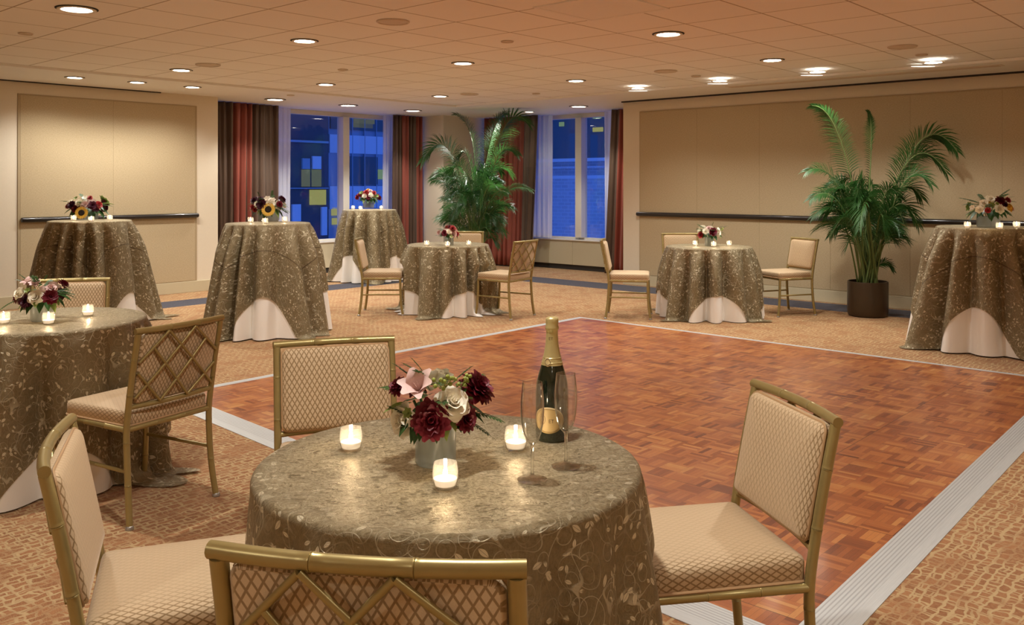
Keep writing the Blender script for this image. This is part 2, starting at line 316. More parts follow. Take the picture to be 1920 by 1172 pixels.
# ------------------------------------------------------------------ mesh builder
class MB:
    def __init__(s): s.v = []; s.f = []; s.uv = []; s.has_uv = False
    def face(s, idx, uv=None):
        s.f.append(tuple(idx)); s.uv.append(uv)
        if uv: s.has_uv = True
    def quad(s, a, b, c, d, uv=None):
        n = len(s.v); s.v += [Vector(a), Vector(b), Vector(c), Vector(d)]; s.face((n, n + 1, n + 2, n + 3), uv)
    def box(s, x0, x1, y0, y1, z0, z1, uvs=True):
        n = len(s.v)
        s.v += [Vector((x, y, z)) for z in (z0, z1) for y in (y0, y1) for x in (x0, x1)]
        for q, ax in (((0, 2, 3, 1), (0, 1)), ((4, 5, 7, 6), (0, 1)), ((0, 1, 5, 4), (0, 2)), ((2, 6, 7, 3), (0, 2)), ((0, 4, 6, 2), (1, 2)), ((1, 3, 7, 5), (1, 2))):
            s.face([n + i for i in q], [(s.v[n + i][ax[0]], s.v[n + i][ax[1]]) for i in q] if uvs else None)
    def tube(s, pts, r, n=10, caps=True):
        pts = [Vector(p) for p in pts]; rs = r if isinstance(r, (list, tuple)) else [r] * len(pts)
        up = None; base = len(s.v)
        for i, p in enumerate(pts):
            t = (pts[min(i + 1, len(pts) - 1)] - pts[max(i - 1, 0)]).normalized()
            if up is None: up = Vector((0, 0, 1)) if abs(t.z) < .9 else Vector((0, 1, 0))
            x = t.cross(up).normalized(); up = x.cross(t).normalized()
            for k in range(n):
                a = 2 * PI * k / n; s.v.append(p + (x * math.cos(a) + up * math.sin(a)) * rs[i])
        for i in range(len(pts) - 1):
            for k in range(n):
                a, b = base + i * n + k, base + i * n + (k + 1) % n
                s.face((a, b, b + n, a + n))
        if caps:
            s.face([base + k for k in range(n)][::-1]); s.face([base + (len(pts) - 1) * n + k for k in range(n)])
    def lathe(s, prof, n=32, cx=0, cy=0, cap0=False, cap1=False):
        base = len(s.v)
        for r, z in prof:
            for k in range(n):
                a = 2 * PI * k / n; s.v.append(Vector((cx + r * math.cos(a), cy + r * math.sin(a), z)))
        for i in range(len(prof) - 1):
            for k in range(n):
                a, b = base + i * n + k, base + i * n + (k + 1) % n; s.face((a, b, b + n, a + n))
        if cap0: s.face([base + k for k in range(n)][::-1])
        if cap1: s.face([base + (len(prof) - 1) * n + k for k in range(n)])
    def ball(s, c, r, n=8, m=5, sz=1.0):
        c = Vector(c)
        base = len(s.v)
        for i in range(m + 1):
            th = PI * i / m
            for k in range(n):
                a = 2 * PI * k / n; s.v.append(c + Vector((r * math.sin(th) * math.cos(a), r * math.sin(th) * math.sin(a), r * sz * math.cos(th))))
        for i in range(m):
            for k in range(n):
                a, b = base + i * n + k, base + i * n + (k + 1) % n; s.face((a, a + n, b + n, b))
    def mesh(s, name, mat, smooth=True, sharp=35):
        me = bpy.data.meshes.new(name); me.from_pydata([tuple(v) for v in s.v], [], s.f)
        if s.has_uv:
            l = me.uv_layers.new(name='UVMap'); data = []
            for f, u in zip(s.f, s.uv): data += [c for q in (u or [(0, 0)] * len(f)) for c in q]
            l.data.foreach_set('uv', data)
        me.polygons.foreach_set('use_smooth', [smooth] * len(me.polygons))
        me.update()
        if smooth and sharp: me.set_sharp_from_angle(angle=math.radians(sharp))
        if mat: me.materials.append(M[mat])
        return me
    def build(s, name, mat, parent=None, smooth=True, sharp=35, **kw):
        return link(name, s.mesh(name, mat, smooth, sharp), parent, **kw)
def link(name, data, parent=None, loc=None, rot=None, scale=None):
    o = bpy.data.objects.new(name, data); COL.objects.link(o)
    if parent: o.parent = parent
    if loc is not None: o.location = loc
    if rot is not None: o.rotation_euler = rot
    if scale is not None: o.scale = (scale,) * 3 if isinstance(scale, (int, float)) else scale
    return o
def tag(o, label, cat, group=None, kind=None):
    o['label'] = label; o['category'] = cat
    if group: o['group'] = group
    if kind: o['kind'] = kind
    return o
def thing(name, label, cat, loc=(0, 0, 0), rz=0.0, group=None, scale=None):
    return tag(link(name, None, None, loc, (0, 0, rz), scale), label, cat, group)
def copy_tree(o, parent=None):
    c = o.copy(); COL.objects.link(c)
    if parent: c.parent = parent
    for ch in list(o.children): copy_tree(ch, c)
    return c
def bevel(o, w, seg=2):
    m = o.modifiers.new('bevel', 'BEVEL'); m.width = w; m.segments = seg; m.limit_method = 'ANGLE'; return o
def struct(name, mb, mat, label, cat, **kw):
    o = mb.build(name, mat, None, smooth=False, rot=(0, 0, PHI), **kw)
    return tag(o, label, cat, None, 'structure')

# ------------------------------------------------------------------ the room (local axes a, b, z)
A1, B1, AW, BW, A0, B0, HC, HT = 10.63, 11.107, 11.84, 11.87, -3.2, -3.2, 2.635, 2.66
AE, BE = 6.37, 7.36                           # where the window bays begin
FA, FB = 9.65, 9.8                            # edge of the tile field
m = MB(); m.box(A0 - .2, 13, B0 - .2, 13, -.12, 0); struct('floor', m, 'carpet', 'rust and tan patterned carpet with a navy band round the edge', 'floor')
m = MB(); m.box(A0, FA, B0, FB, HT, HT + .1); struct('ceiling', m, 'tile', 'warm lit suspended ceiling of square tiles', 'ceiling')
m = MB(); m.box(A0, 12.2, FB, 12.3, HC, HC + .125); m.box(FA, 12.2, B0, FB, HC, HC + .125)
struct('trim_1', m, 'border', 'smooth plaster ceiling border along the walls and windows', 'ceiling')
m = MB(); m.box(A0, AE, B1, 12.3, 0, HC); struct('wall_left', m, 'wall', 'cream wall with a tan fabric panel and black rail', 'wall')
m = MB(); m.box(A1, 12.2, B0, BE, 0, HC); struct('wall_right', m, 'wall', 'cream wall with long tan fabric panels and black rail', 'wall')
m = MB(); m.box(A1, 12.6, B1, 12.6, 0, HC); struct('wall_corner', m, 'wall', 'cream corner pier between the two windows behind the palm', 'wall')
m = MB(); m.box(A0 - .2, A0, B0 - .2, 12.3, 0, HT + .1); struct('wall_back', m, 'wall', 'cream wall behind the viewer', 'wall')
m = MB(); m.box(A0, 12.2, B0 - .2, B0, 0, HT + .1); struct('wall_front', m, 'wall', 'cream wall at the near end of the room', 'wall')
# baseboards
def bb(name, boxes, label):
    m = MB()
    for b in boxes: m.box(*b)
    bevel(struct(name, m, 'base', label, 'baseboard'), .004)
bb('baseboard_left', [(A0, AE, B1 - .016, B1, 0, .148)], 'olive beige baseboard under the wall with the short black rail')
bb('baseboard_right', [(A1 - .016, A1, B0, BE, 0, .15)], 'olive beige baseboard under the long black rail')
bb('baseboard_corner', [(A1 - .016, A1, B1 - .016, BW, 0, .15), (A1, AW, B1 - .016, B1, 0, .15)], 'baseboard round the corner pier')
# fabric panels
def panels(name, axis, cuts, z0, z1, label):
    m = MB()
    for c0, c1 in zip(cuts, cuts[1:]):
        if axis == 'b': m.box(c0 + .0012, c1 - .0012, B1 - .014, B1 - .001, z0, z1)
        else: m.box(A1 - .014, A1 - .001, c0 + .0012, c1 - .0012, z0, z1)
    bevel(struct(name, m, 'wallfabric', label, 'wall panel'), .0035, 2)
la0, la1, la2 = ray_b(37, 178, B1)[0], ray_b(211.5, 178, B1)[0], ray_b(365, 199, B1)[0]
panels('trim_2', 'b', [la0, la1, la2], .155, 2.475, 'tan woven fabric wall panel with one seam behind the tall flower table')
cutb = [ray_a(x, 211, A1)[0] for x in (1201, 1307.5, 1424.7, 1558, 1707.5, 1880)]; cutb += [cutb[-1] - 1.25 * k for k in (1, 2, 3)]
panels('trim_3', 'a', cutb[::-1], .155, 2.46, 'long run of tan woven fabric wall panels behind the potted palm')
m = MB(); m.box(la0 - .025, la2 + .025, B1 - .012, B1 - .0005, .150, 2.49); struct('trim_6', m, 'seam', 'thin shadow edge round the tan panel', 'trim')
m = MB(); m.box(A1 - .012, A1 - .0005, B0 + .01, cutb[0] + .01, .152, 2.475); struct('trim_7', m, 'seam', 'thin shadow edge round the long tan panels', 'trim')
def rail(name, p, q, label):
    m = MB(); n = 14; rr = .030
    for e in (p, q):
        pass
    d = (Vector(q) - Vector(p)).normalized()
    pts = [Vector(p), Vector(p) + d * .006, Vector(p) + d * .02, Vector(q) - d * .02, Vector(q) - d * .006, Vector(q)]
    m.tube(pts, [rr * .5, rr * .85, rr, rr, rr * .85, rr * .5], n)
    o = m.build(name, 'black', None, rot=(0, 0, PHI)); tag(o, label, 'chair rail', None, 'structure')
rail('trim_4', (la0, B1 - .035, 1.025), (ray_b(370, 400, B1)[0], B1 - .035, 1.025), 'short glossy black wall rail behind the tall table by the panel')
rail('trim_5', (A1 - .035, B0 + .05, 1.02), (A1 - .035, ray_a(1196, 400, A1)[0], 1.02), 'long glossy black wall rail running behind the potted palm')
m = MB(); m.box(A1 - .05, A1 - .012, B0, BE, HC - .018, HC + .01); struct('trim_8', m, 'dark', 'dark shadow gap where the long wall meets the ceiling', 'trim')
m = MB(); m.box(A0, ray_b(300, 160, B1)[0], B1 - .03, B1 - .01, HC - .012, HC + .01); struct('trim_9', m, 'dark', 'dark shadow gap over the wall with the short rail', 'trim')

# windows
def window(name, axis, lo, hi, mull, label):
    m = MB()
    def bx(u0, u1, d0, d1, z0, z1, mb):
        if axis == 'b': mb.box(u0, u1, BW + d0, BW + d1, z0, z1)
        else: mb.box(AW + d0, AW + d1, u0, u1, z0, z1)
    root = link(name, None); tag(root, label, 'window', None, 'structure')
    def part(nm, mat, boxes, bev=0):
        mb = MB()
        for q in boxes: bx(*q, mb)
        o = mb.build(nm, mat, root, smooth=False, rot=(0, 0, PHI))
        if bev: bevel(o, bev)
        return o
    part('sill_panel', 'base', [(lo, lo + (hi - lo) * .5 - .002, 0, .40, .085, .49), (lo + (hi - lo) * .5 + .002, hi, 0, .40, .085, .49)], .003)
    part('toe_base', 'dark', [(lo, hi, .02, .38, 0, .085)])
    part('sill', 'frame', [(lo, hi, -.015, .40, .49, .512)], .004)
    part('window_frame', 'frame', [(lo, hi, .12, .2, .512, .545), (lo, hi, .1, .22, HC - .07, HC), (lo, lo + .06, .1, .2, .545, HC - .07), (hi - .06, hi, .1, .2, .545, HC - .07)], .004)
    part('mullion', 'frame', [(mull - .065, mull + .065, .03, .2, .545, HC - .07)], .005)
    part('pane', 'pane', [(lo + .06, mull - .065, .155, .163, .545, HC - .07)])
    part('pane', 'pane', [(mull + .065, hi - .06, .155, .163, .545, HC - .07)])
window('window_1', 'b', AE, A1, 9.165, 'wide window with a pale mullion behind the small round flower table')
window('window_2', 'a', BE, B1, 9.135, 'window with pale mullion looking onto a blue brick wall')

# curtains
def curtain(axis, c0, c1, depth, mat, label, name, folds, amp, bot_shift=(0, 0), ztop=HC - .01, zbot=.025, seed=0):
    r = random.Random(seed); nu, nv = folds * 14, 14; m = MB()
    ph = [r.uniform(0, 6.28) for _ in range(4)]
    for j in range(nv + 1):
        v = j / nv; z = ztop + (zbot - ztop) * v
        for i in range(nu + 1):
            u = i / nu
            uu = u + .012 * math.sin(9 * u + ph[0] + v * 1.3)
            c = c0 + bot_shift[0] * v + (c1 + bot_shift[1] * v - c0 - bot_shift[0] * v) * u
            d = amp * (math.sin(2 * PI * folds * uu + .5 * math.sin(2.2 * v + ph[1])) * (.75 + .25 * math.sin(7 * u + ph[2])) + .25 * math.sin(2 * PI * folds * 2.3 * uu + ph[3]))
            m.v.append(Vector((c, BW + depth + d, z)) if axis == 'b' else Vector((AW + depth + d, c, z)))
    for j in range(nv):
        for i in range(nu):
            a = j * (nu + 1) + i; q = (a, a + 1, a + nu + 2, a + nu + 1)
            m.face(q, [((k % (nu + 1)) / nu, (k // (nu + 1)) / nv) for k in q])
    o = m.build(name, mat, None, sharp=None, rot=(0, 0, PHI))
    if 'sheer' not in name:
        s = o.modifiers.new('thick', 'SOLIDIFY'); s.thickness = .004
    return tag(o, label, 'curtain', 'striped silk curtains' if 'sheer' not in name else 'white sheer curtains')
curtain('b', AE + .03, 7.63, -.30, 'curtain_a', 'brown silk curtain with a rust stripe behind the table with the sunflower', 'curtain', 11, .045, seed=1)
curtain('b', 9.90, A1 - .08, -.30, 'curtain_b', 'brown and rust striped curtain between the window and the corner pier', 'curtain', 8, .042, seed=2)
curtain('a', 9.78, B1 - .10, -.28, 'curtain_c', 'rust red curtain behind the palm fronds beside the brick-view window', 'curtain', 10, .04, (.12, 0), seed=3)
curtain('a', BE + .03, 8.22, -.28, 'curtain_d', 'dark rust curtain ending at the long panelled wall', 'curtain', 7, .04, (0, .14), seed=4)
curtain('b', 6.7, 7.99, -.09, 'sheer', 'white sheer beside the brown curtain at the wide window', 'sheer_curtain', 12, .022, zbot=.53, seed=5)
curtain('b', 9.84, 10.5, -.09, 'sheer', 'bluish white sheer behind the small flower table by the window', 'sheer_curtain', 8, .02, zbot=.53, seed=6)
curtain('a', 9.60, 10.6, -.09, 'sheer', 'white sheer hanging beside the rust curtain behind the palm', 'sheer_curtain', 9, .02, zbot=.53, seed=7)
curtain('a', 7.9, 8.50, -.09, 'sheer', 'narrow white sheer beside the dark rust curtain at the long wall', 'sheer_curtain', 6, .02, zbot=.53, seed=8)

# ------------------------------------------------------------------ buildings outside at dusk
def facade(axis, name, label, D, rects, base, mats_base, relief=.08):
    root = thing(name, label, 'building')
    f = ray_b if axis == 'b' else ray_a
    def slab(nm, mat, x0, y0, x1, y1, d0, d1, mb=None):
        c0, zt = f(x0, y0, D); c1, _ = f(x1, y0, D); _, zb = f((x0 + x1) / 2, y1, D); _, zt = f((x0 + x1) / 2, y0, D)
        c0, c1 = min(c0, c1), max(c0, c1); m = MB()
        if axis == 'b': m.box(c0, c1, D + d0, D + d1, zb, zt)
        else: m.box(D + d0, D + d1, c0, c1, zb, zt)
        return m.build(nm, mat, root, smooth=False, rot=(0, 0, PHI))
    slab('wall', mats_base, *base, .0, 6.0)
    for nm, mat, x0, y0, x1, y1 in rects: slab(nm, mat, x0, y0, x1, y1, -relief, .05)
facade('b', 'brick_building', 'dark dusk building with yellow lit windows outside the wide window', 26, [
    ('window', 'f_dim', 565, 318, 579, 350), ('window', 'f_glass', 565, 297, 579, 317), ('window', 'f_dim', 584, 318, 600, 350), ('window', 'f_band', 584, 293, 600, 317),
    ('window', 'f_lit', 580, 356, 593, 384), ('window', 'f_lit', 595, 356, 609, 384), ('window', 'f_band', 546, 383, 562, 415), ('window', 'f_band', 601, 388, 611, 441),
    ('ledge', 'f_glass', 470, 262, 614, 266), ('ledge', 'f_glass', 470, 352, 614, 354)], (380, -60, 615, 620), 'f_dark')
facade('b', 'glass_building', 'blue glass office building with bright spandrel bands outside the wide window', 28, [
    ('spandrel', 'f_band', 616, 256, 780, 289), ('spandrel', 'f_band', 616, 349, 780, 390), ('window', 'f_deep', 655, 294, 706, 346), ('window', 'f_dim', 660, 213, 697, 240), ('window', 'f_green', 706, 318, 718, 336), ('window', 'f_deep', 618, 206, 780, 246),
    ('window', 'f_lit', 621, 389, 632, 404), ('window', 'f_lit', 622, 409, 632, 421), ('window', 'f_dim', 663, 222, 700, 232)] + [('mullion', 'f_glass', x, 200, x + 1.6, 470) for x in (634, 658, 681, 703, 724)], (616, -60, 800, 620), 'f_glass')
facade('a', 'brick_annex', 'blue dusk brick wall with stone ledges outside the window by the long wall', 24, [
    ('ledge', 'f_band', 990, 297, 1190, 303), ('ledge', 'brick', 990, 312, 1190, 316), ('ledge', 'f_band', 990, 329, 1190, 335)], (960, 303, 1210, 640), 'brick', .25)
facade('a', 'tower_block', 'dark tower with a few greenish lit windows above the blue brick wall', 40, [
    ('window', 'f_lit', 1053, 212, 1083, 221), ('window', 'f_green', 1050, 229, 1058, 237), ('window', 'f_green', 1113, 219, 1128, 222), ('window', 'f_lit', 1113, 239, 1131, 247)], (950, -80, 1230, 500), 'f_deep', .1)

# ------------------------------------------------------------------ ceiling fittings
WARM = (1, .965, .90)
def spot(parent, loc, power, size=2.2, blend=.7, aim=None, radius=.05, color=WARM):
    l = bpy.data.lights.new('lamp', 'SPOT'); l.energy = power; l.spot_size = size; l.spot_blend = blend; l.shadow_soft_size = radius; l.color = color
    o = link('lamp', l, parent, loc)
    if aim is not None: o.rotation_euler = Vector(aim).to_track_quat('-Z', 'Y').to_euler()
    return o
def downlight_parts():
    m = MB(); m.lathe([(.082, .0), (.105, -.003), (.108, -.008), (.102, -.012), (.086, -.010), (.082, .0)], 40); trim = m.mesh('trim_ring', 'white')
    m = MB(); m.lathe([(.0001, -.003), (.05, -.0035), (.0835, -.002)], 40); lens = m.mesh('lens', 'lens', sharp=None)
    m = MB(); m.lathe([(.105, -.001), (.118, -.001), (.118, -.004), (.105, -.004)], 40); rim = m.mesh('shadow_rim', 'dark')
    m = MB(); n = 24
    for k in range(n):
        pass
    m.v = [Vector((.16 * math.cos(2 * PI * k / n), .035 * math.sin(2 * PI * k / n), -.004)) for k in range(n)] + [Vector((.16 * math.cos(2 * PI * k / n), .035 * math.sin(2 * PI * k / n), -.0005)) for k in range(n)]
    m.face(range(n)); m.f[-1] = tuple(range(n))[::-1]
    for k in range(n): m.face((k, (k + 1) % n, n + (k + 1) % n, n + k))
    glow_patch = m.mesh('light_patch', 'glow_patch')
    return trim, lens, rim, glow_patch
DL = downlight_parts()
def downlight(px, py, z, label, power, scale=1.0, washer=False, size=2.2, blend=.7, aim=None, loc=None):
    p = P(px, py, z) if loc is None else W(*loc, z)
    t = thing('recessed_light', label, 'ceiling light', p, PHI, 'round recessed ceiling lights', scale)
    link('trim_ring', DL[0], t); link('lens', DL[1], t)
    if not washer: link('shadow_rim', DL[2], t)
    if washer:
        link('light_patch', DL[3], t, (.29, .19, 0), (0, 0, -PHI), .8)  # glowing oval imitates the bright patch beside the washer, not a lamp part
    spot(t, (0, 0, -.03), power, size, blend)
    return t
PW = 62
lamps_main = [
 (144, 16, 'lit recessed ceiling light at the top left, above the tall table by the panel'), (571, 76, 'lit recessed ceiling light in the tiles above the sunflower table by the curtain'),
 (340, 131, 'lit recessed tile light just inside the plaster border near the tan panel end'), (868, 118, 'lit recessed tile light straight above the corner palm'),
 (1253, 63, 'large lit recessed ceiling light right of centre, above the champagne side'), (1448, 112, 'lit recessed tile light above the chair left of the potted palm'),
 (1080, 151, 'lit recessed tile light above the window facing the brick wall'), (611, 158, 'small lit recessed tile light above the wide window'),
 (825, 180, 'smallest lit recessed tile light, above the corner pier')]
for px, py, lb in lamps_main: downlight(px, py, HT, lb, PW, 1.18 if px == 144 else (1.1 if px in (1253,) else 1.0))
for px, py, lb in [(140, 145, 'lit border light first from the left over the tan panel'), (257, 154, 'lit border light in the middle of three over the tan panel'), (361, 163, 'lit border light over the cream strip beside the brown curtain')]:
    downlight(px, py, HC, lb, 34, .9, size=2.55, blend=.6)
for px, py, lb in [(516, 186, 'lit border light over the brown curtain and sheer'), (653, 197, 'lit border light over the mullion of the wide window'), (774, 207, 'lit border light over the curtain by the corner pier'), (1085, 199, 'lit border light over the mullion of the brick-view window')]:
    downlight(px, py, HC, lb, 58, 1.25, size=2.0, blend=.6)
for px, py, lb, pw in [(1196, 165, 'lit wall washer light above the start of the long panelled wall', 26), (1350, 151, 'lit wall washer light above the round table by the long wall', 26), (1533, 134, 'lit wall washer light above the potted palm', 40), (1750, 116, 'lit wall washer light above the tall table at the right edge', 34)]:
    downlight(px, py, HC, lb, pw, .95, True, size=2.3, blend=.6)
tp = downlight(992, 209.5, HC, 'dim spotlight in the ceiling border over the corner palm', 8, .8)
PALM1 = Vector(((892 - 960) / F * 14.0, 14.0, 0)); PALM2 = P(1627, 592, 0)
spot(tp, (0, 0, -.05), 300, 1.1, .6).rotation_euler = (Vector((PALM1.x, PALM1.y, 1.6)) - tp.location).to_track_quat('-Z', 'Y').to_euler()
tp.rotation_euler = (0, 0, 0)
# unseen fittings added as fill light over the near half of the room
k = 0
for a in (-1.6, 1.45, 4.5, 7.55):
    for b in (-1.5, 1.6, 4.7):
        p = W(a, b, HT); 
        if p.y > 5.2 : continue
        downlight(0, 0, HT, 'unseen recessed ceiling light added as fill over the near part of the room', PW * 1.3, 1.0, loc=(a, b))
def disc(px, py, r, label, name, z=HT, mat='speaker'):
    t = thing(name, label, {'ceiling_speaker': 'speaker', 'sprinkler': 'sprinkler'}[name], P(px, py, z), 0, {'ceiling_speaker': 'round ceiling speakers', 'sprinkler': 'ceiling sprinklers'}[name])
    m = MB(); m.lathe([(r * .86, -.002), (r, -.002), (r, -.006), (r * .94, -.012), (r * .86, -.010), (r * .86, -.004)], 36); m.build('rim', mat, t)
    m = MB(); m.lathe([(.0002, -.009), (r * .5, -.0085), (r * .87, -.006)], 36); m.build('grille' if r > .08 else 'cover', mat, t, sharp=None)
for px, py, lb in [(737, 40, 'round ceiling speaker at the top centre, biggest of its kind'), (390, 121, 'round ceiling speaker beside the light near the tan panel end'), (1692, 87, 'round ceiling speaker above the tall table at the right edge'), (1248, 133, 'round ceiling speaker over the table by the long wall'), (880, 176, 'small round ceiling speaker above the corner palm')]:
    disc(px, py, .125, lb, 'ceiling_speaker')
for px, py, lb in [(48, 62, 'small round sprinkler cover at the far left of the ceiling'), (951, 77, 'small round sprinkler cover in the tiles near the top centre'), (1305, 142, 'small round sprinkler cover beside the speaker over the long wall table'), (643, 130, 'small round sprinkler cover above the wide window'), (1005, 175, 'small round sprinkler cover beside the corner palm speaker'), (1728, 102, 'small round sprinkler cover beside the wall washer at the right edge')]:
    disc(px, py, .055, lb, 'sprinkler')
disc(545, 178, .05, 'small round sprinkler cover in the plaster border by the brown curtain', 'sprinkler', HC)
t = thing('access_panel', 'square access panel in the ceiling tiles at the top right of centre', 'access panel')
m = MB(); m.box(4.69, 5.30, 3.33, 3.95, HT - .006, HT); m.build('door', 'border', t, smooth=False, rot=(0, 0, PHI))
m = MB(); m.box(4.66, 4.69, 3.30, 3.98, HT - .009, HT); m.box(5.30, 5.33, 3.30, 3.98, HT - .009, HT); m.box(4.69, 5.30, 3.30, 3.33, HT - .009, HT); m.box(4.69, 5.30, 3.95, 3.98, HT - .009, HT); m.build('frame', 'border', t, smooth=False, rot=(0, 0, PHI))
t = thing('slot_diffuser', 'long slim air slot in the ceiling border above the long wall', 'air vent')
m = MB(); m.box(9.83, 9.99, 2.27, 5.3, HC - .006, HC - .001); m.build('frame', 'white', t, smooth=False, rot=(0, 0, PHI))
m = MB(); m.box(9.86, 9.90, 2.3, 5.27, HC - .009, HC - .004); m.box(9.92, 9.96, 2.3, 5.27, HC - .009, HC - .004); m.build('slot', 'speaker', t, smooth=False, rot=(0, 0, PHI))

# ------------------------------------------------------------------ dance floor
cor = [P(1091, 596.5, .02), P(1989, 714.7, .02), P(1479, 1189, .02), P(336.4, 739.1, .02)]      # back, right, front, left
df = thing('dance_floor', 'portable polished parquet dance floor edged with aluminium ramps', 'dance floor')
lc = [Vector((*room(c), .02)) for c in cor]
m = MB(); n0 = [c.copy() for c in lc]; m.v = n0 + [Vector((c.x, c.y, .001)) for c in lc]
m.face((0, 3, 2, 1)); m.face((4, 5, 6, 7))
for i in range(4): m.face((i, (i + 1) % 4, 4 + (i + 1) % 4, 4 + i))
m.build('parquet', 'parquet', df, smooth=False, rot=(0, 0, PHI))
cen = sum(lc, Vector()) / 4; wr = .142; out = []
for i in range(4):
    e1 = (lc[i] - lc[i - 1]).normalized(); e2 = (lc[(i + 1) % 4] - lc[i]).normalized()
    n1 = Vector((-e1.y, e1.x, 0)); n2 = Vector((-e2.y, e2.x, 0))
    if n1.dot(lc[i] - cen) < 0: n1 = -n1
    if n2.dot(lc[i] - cen) < 0: n2 = -n2
    out.append(Vector((lc[i].x, lc[i].y, .003)) + (n1 + n2) * wr / (1 + n1.dot(n2)))
for i in range(4):
    j = (i + 1) % 4; a, b, c, d = lc[i], lc[j], out[j], out[i]; L = (b - a).length; m = MB()
    up = Vector((0, 0, .0006))
    m.quad(d, c, b + up, a + up, [(0, 1), (L, 1), (L, 0), (0, 0)])
    dn = lambda v: Vector((v.x, v.y, .0005))
    m.quad(dn(d), dn(a), dn(b), dn(c), [(0, .8)] * 4); m.quad(dn(d), dn(c), c, d, [(0, .8)] * 4)
    m.quad(a + up, b + up, dn(b), dn(a), [(0, .8)] * 4); m.quad(d, a + up, dn(a), dn(d), [(0, .8)] * 4); m.quad(c, dn(c), dn(b), b + up, [(0, .8)] * 4)
    m.build('edge_ramp', 'alu', df, smooth=False, rot=(0, 0, PHI))

# ------------------------------------------------------------------ banquet chair (faces +y, floor at z 0)
def joints(pts, r, at, n=12):                  # a painted bamboo stick: rings where it is jointed
    pts = [Vector(p) for p in pts]; L = [0]
    for a, b in zip(pts, pts[1:]): L.append(L[-1] + (b - a).length)
    def where(s):
        for i in range(len(pts) - 1):
            if s <= L[i + 1] or i == len(pts) - 2:
                t = (s - L[i]) / (L[i + 1] - L[i]); return pts[i].lerp(pts[i + 1], t)
    ss = [(s, r) for s in L]
    for q in at:
        c = q * L[-1]
        ss += [(c - .0045, r), (c - .0028, r * 1.055), (c - .0010, r * 1.055), (c, r * .96), (c + .0010, r * 1.055), (c + .0028, r * 1.055), (c + .0045, r)]
    ss = sorted(x for x in ss if 0 <= x[0] <= L[-1] + 1e-6)
    return [where(s) for s, _ in ss], [q for _, q in ss]
def smooth_path(keys, n=8):                    # Catmull-Rom through keys
    k = [Vector(q) for q in keys]; k = [k[0] * 2 - k[1]] + k + [k[-1] * 2 - k[-2]]; o = []
    for i in range(1, len(k) - 2):
        for j in range(n):
            t = j / n; a, b, c, d = k[i - 1], k[i], k[i + 1], k[i + 2]
            o.append(.5 * ((2 * b) + (c - a) * t + (2 * a - 5 * b + 4 * c - d) * t * t + (3 * b - a - 3 * c + d) * t ** 3))
    o.append(k[-2]); return o
HX, ZT = .218, .822
def post_y(z): return -.212 - .075 * max(0, (z - .40) / .42) ** 1.25 - .035 * max(0, (.40 - z) / .40) ** 2
def bow(x): return -.020 * (1 - (x / HX) ** 2)
def cushion(w0, d0, h, r, dome, z0, nx=14, curve=None, uvs=True):   # rounded slab with a domed top, local x,y, thickness up
    m = MB(); prof = [(0, 0.0)] 
    rings = [(-r * .5, 0.0), (0.0, r * .35), (0.0, h - r), (-r * .3, h - r * .3), (-r, h), ]
    def outline(ins):
        pts = []; w, d, rc = w0 / 2 + ins, d0 / 2 + ins, max(.006, .026 + ins)
        for cx, cy, a0 in ((w - rc, d - rc, 0), (-w + rc, d - rc, PI / 2), (-w + rc, -d + rc, PI), (w - rc, -d + rc, 1.5 * PI)):
            for k in range(5):
                a = a0 + PI / 2 * k / 4; pts.append((cx + rc * math.cos(a), cy + rc * math.sin(a)))
        return pts
    N = 20
    per = [0]
    o0 = outline(0)
    for k in range(N): per.append(per[-1] + math.dist(o0[k], o0[(k + 1) % N]))
    for ins, z in rings:
        for x, y in outline(ins): m.v.append(Vector((x, y, z)))
    nr = len(rings)
    for i in range(nr - 1):
        for k in range(N):
            a, b = i * N + k, i * N + (k + 1) % N
            def wrap(ix):
                v = m.v[ix]; q = (ix % N) // 5; al = (ix % N) % 5 * PI / 8 + q * PI / 2; e = h - v.z
                return v.x + math.cos(al) * e, v.y + math.sin(al) * e
            f = (a, b, b + N, a + N); m.face(f, [wrap(ix) for ix in f])
    inner = outline(-r); prev = (nr - 1) * N; S = 6
    for q in range(1, S + 1):
        s = 1 - q / S; st = len(m.v)
        for x, y in inner:
            m.v.append(Vector((x * max(s, .001), y * max(s, .001), h + dome * (1 - s ** 3))))
        for k in range(N):
            f = (prev + k, prev + (k + 1) % N, st + (k + 1) % N, st + k)
            m.face(f, [(m.v[i].x, m.v[i].y) for i in f])
        prev = st
    m.face([k for k in range(N)][::-1], [(m.v[k].x, m.v[k].y) for k in range(N)][::-1])
    return m, o0
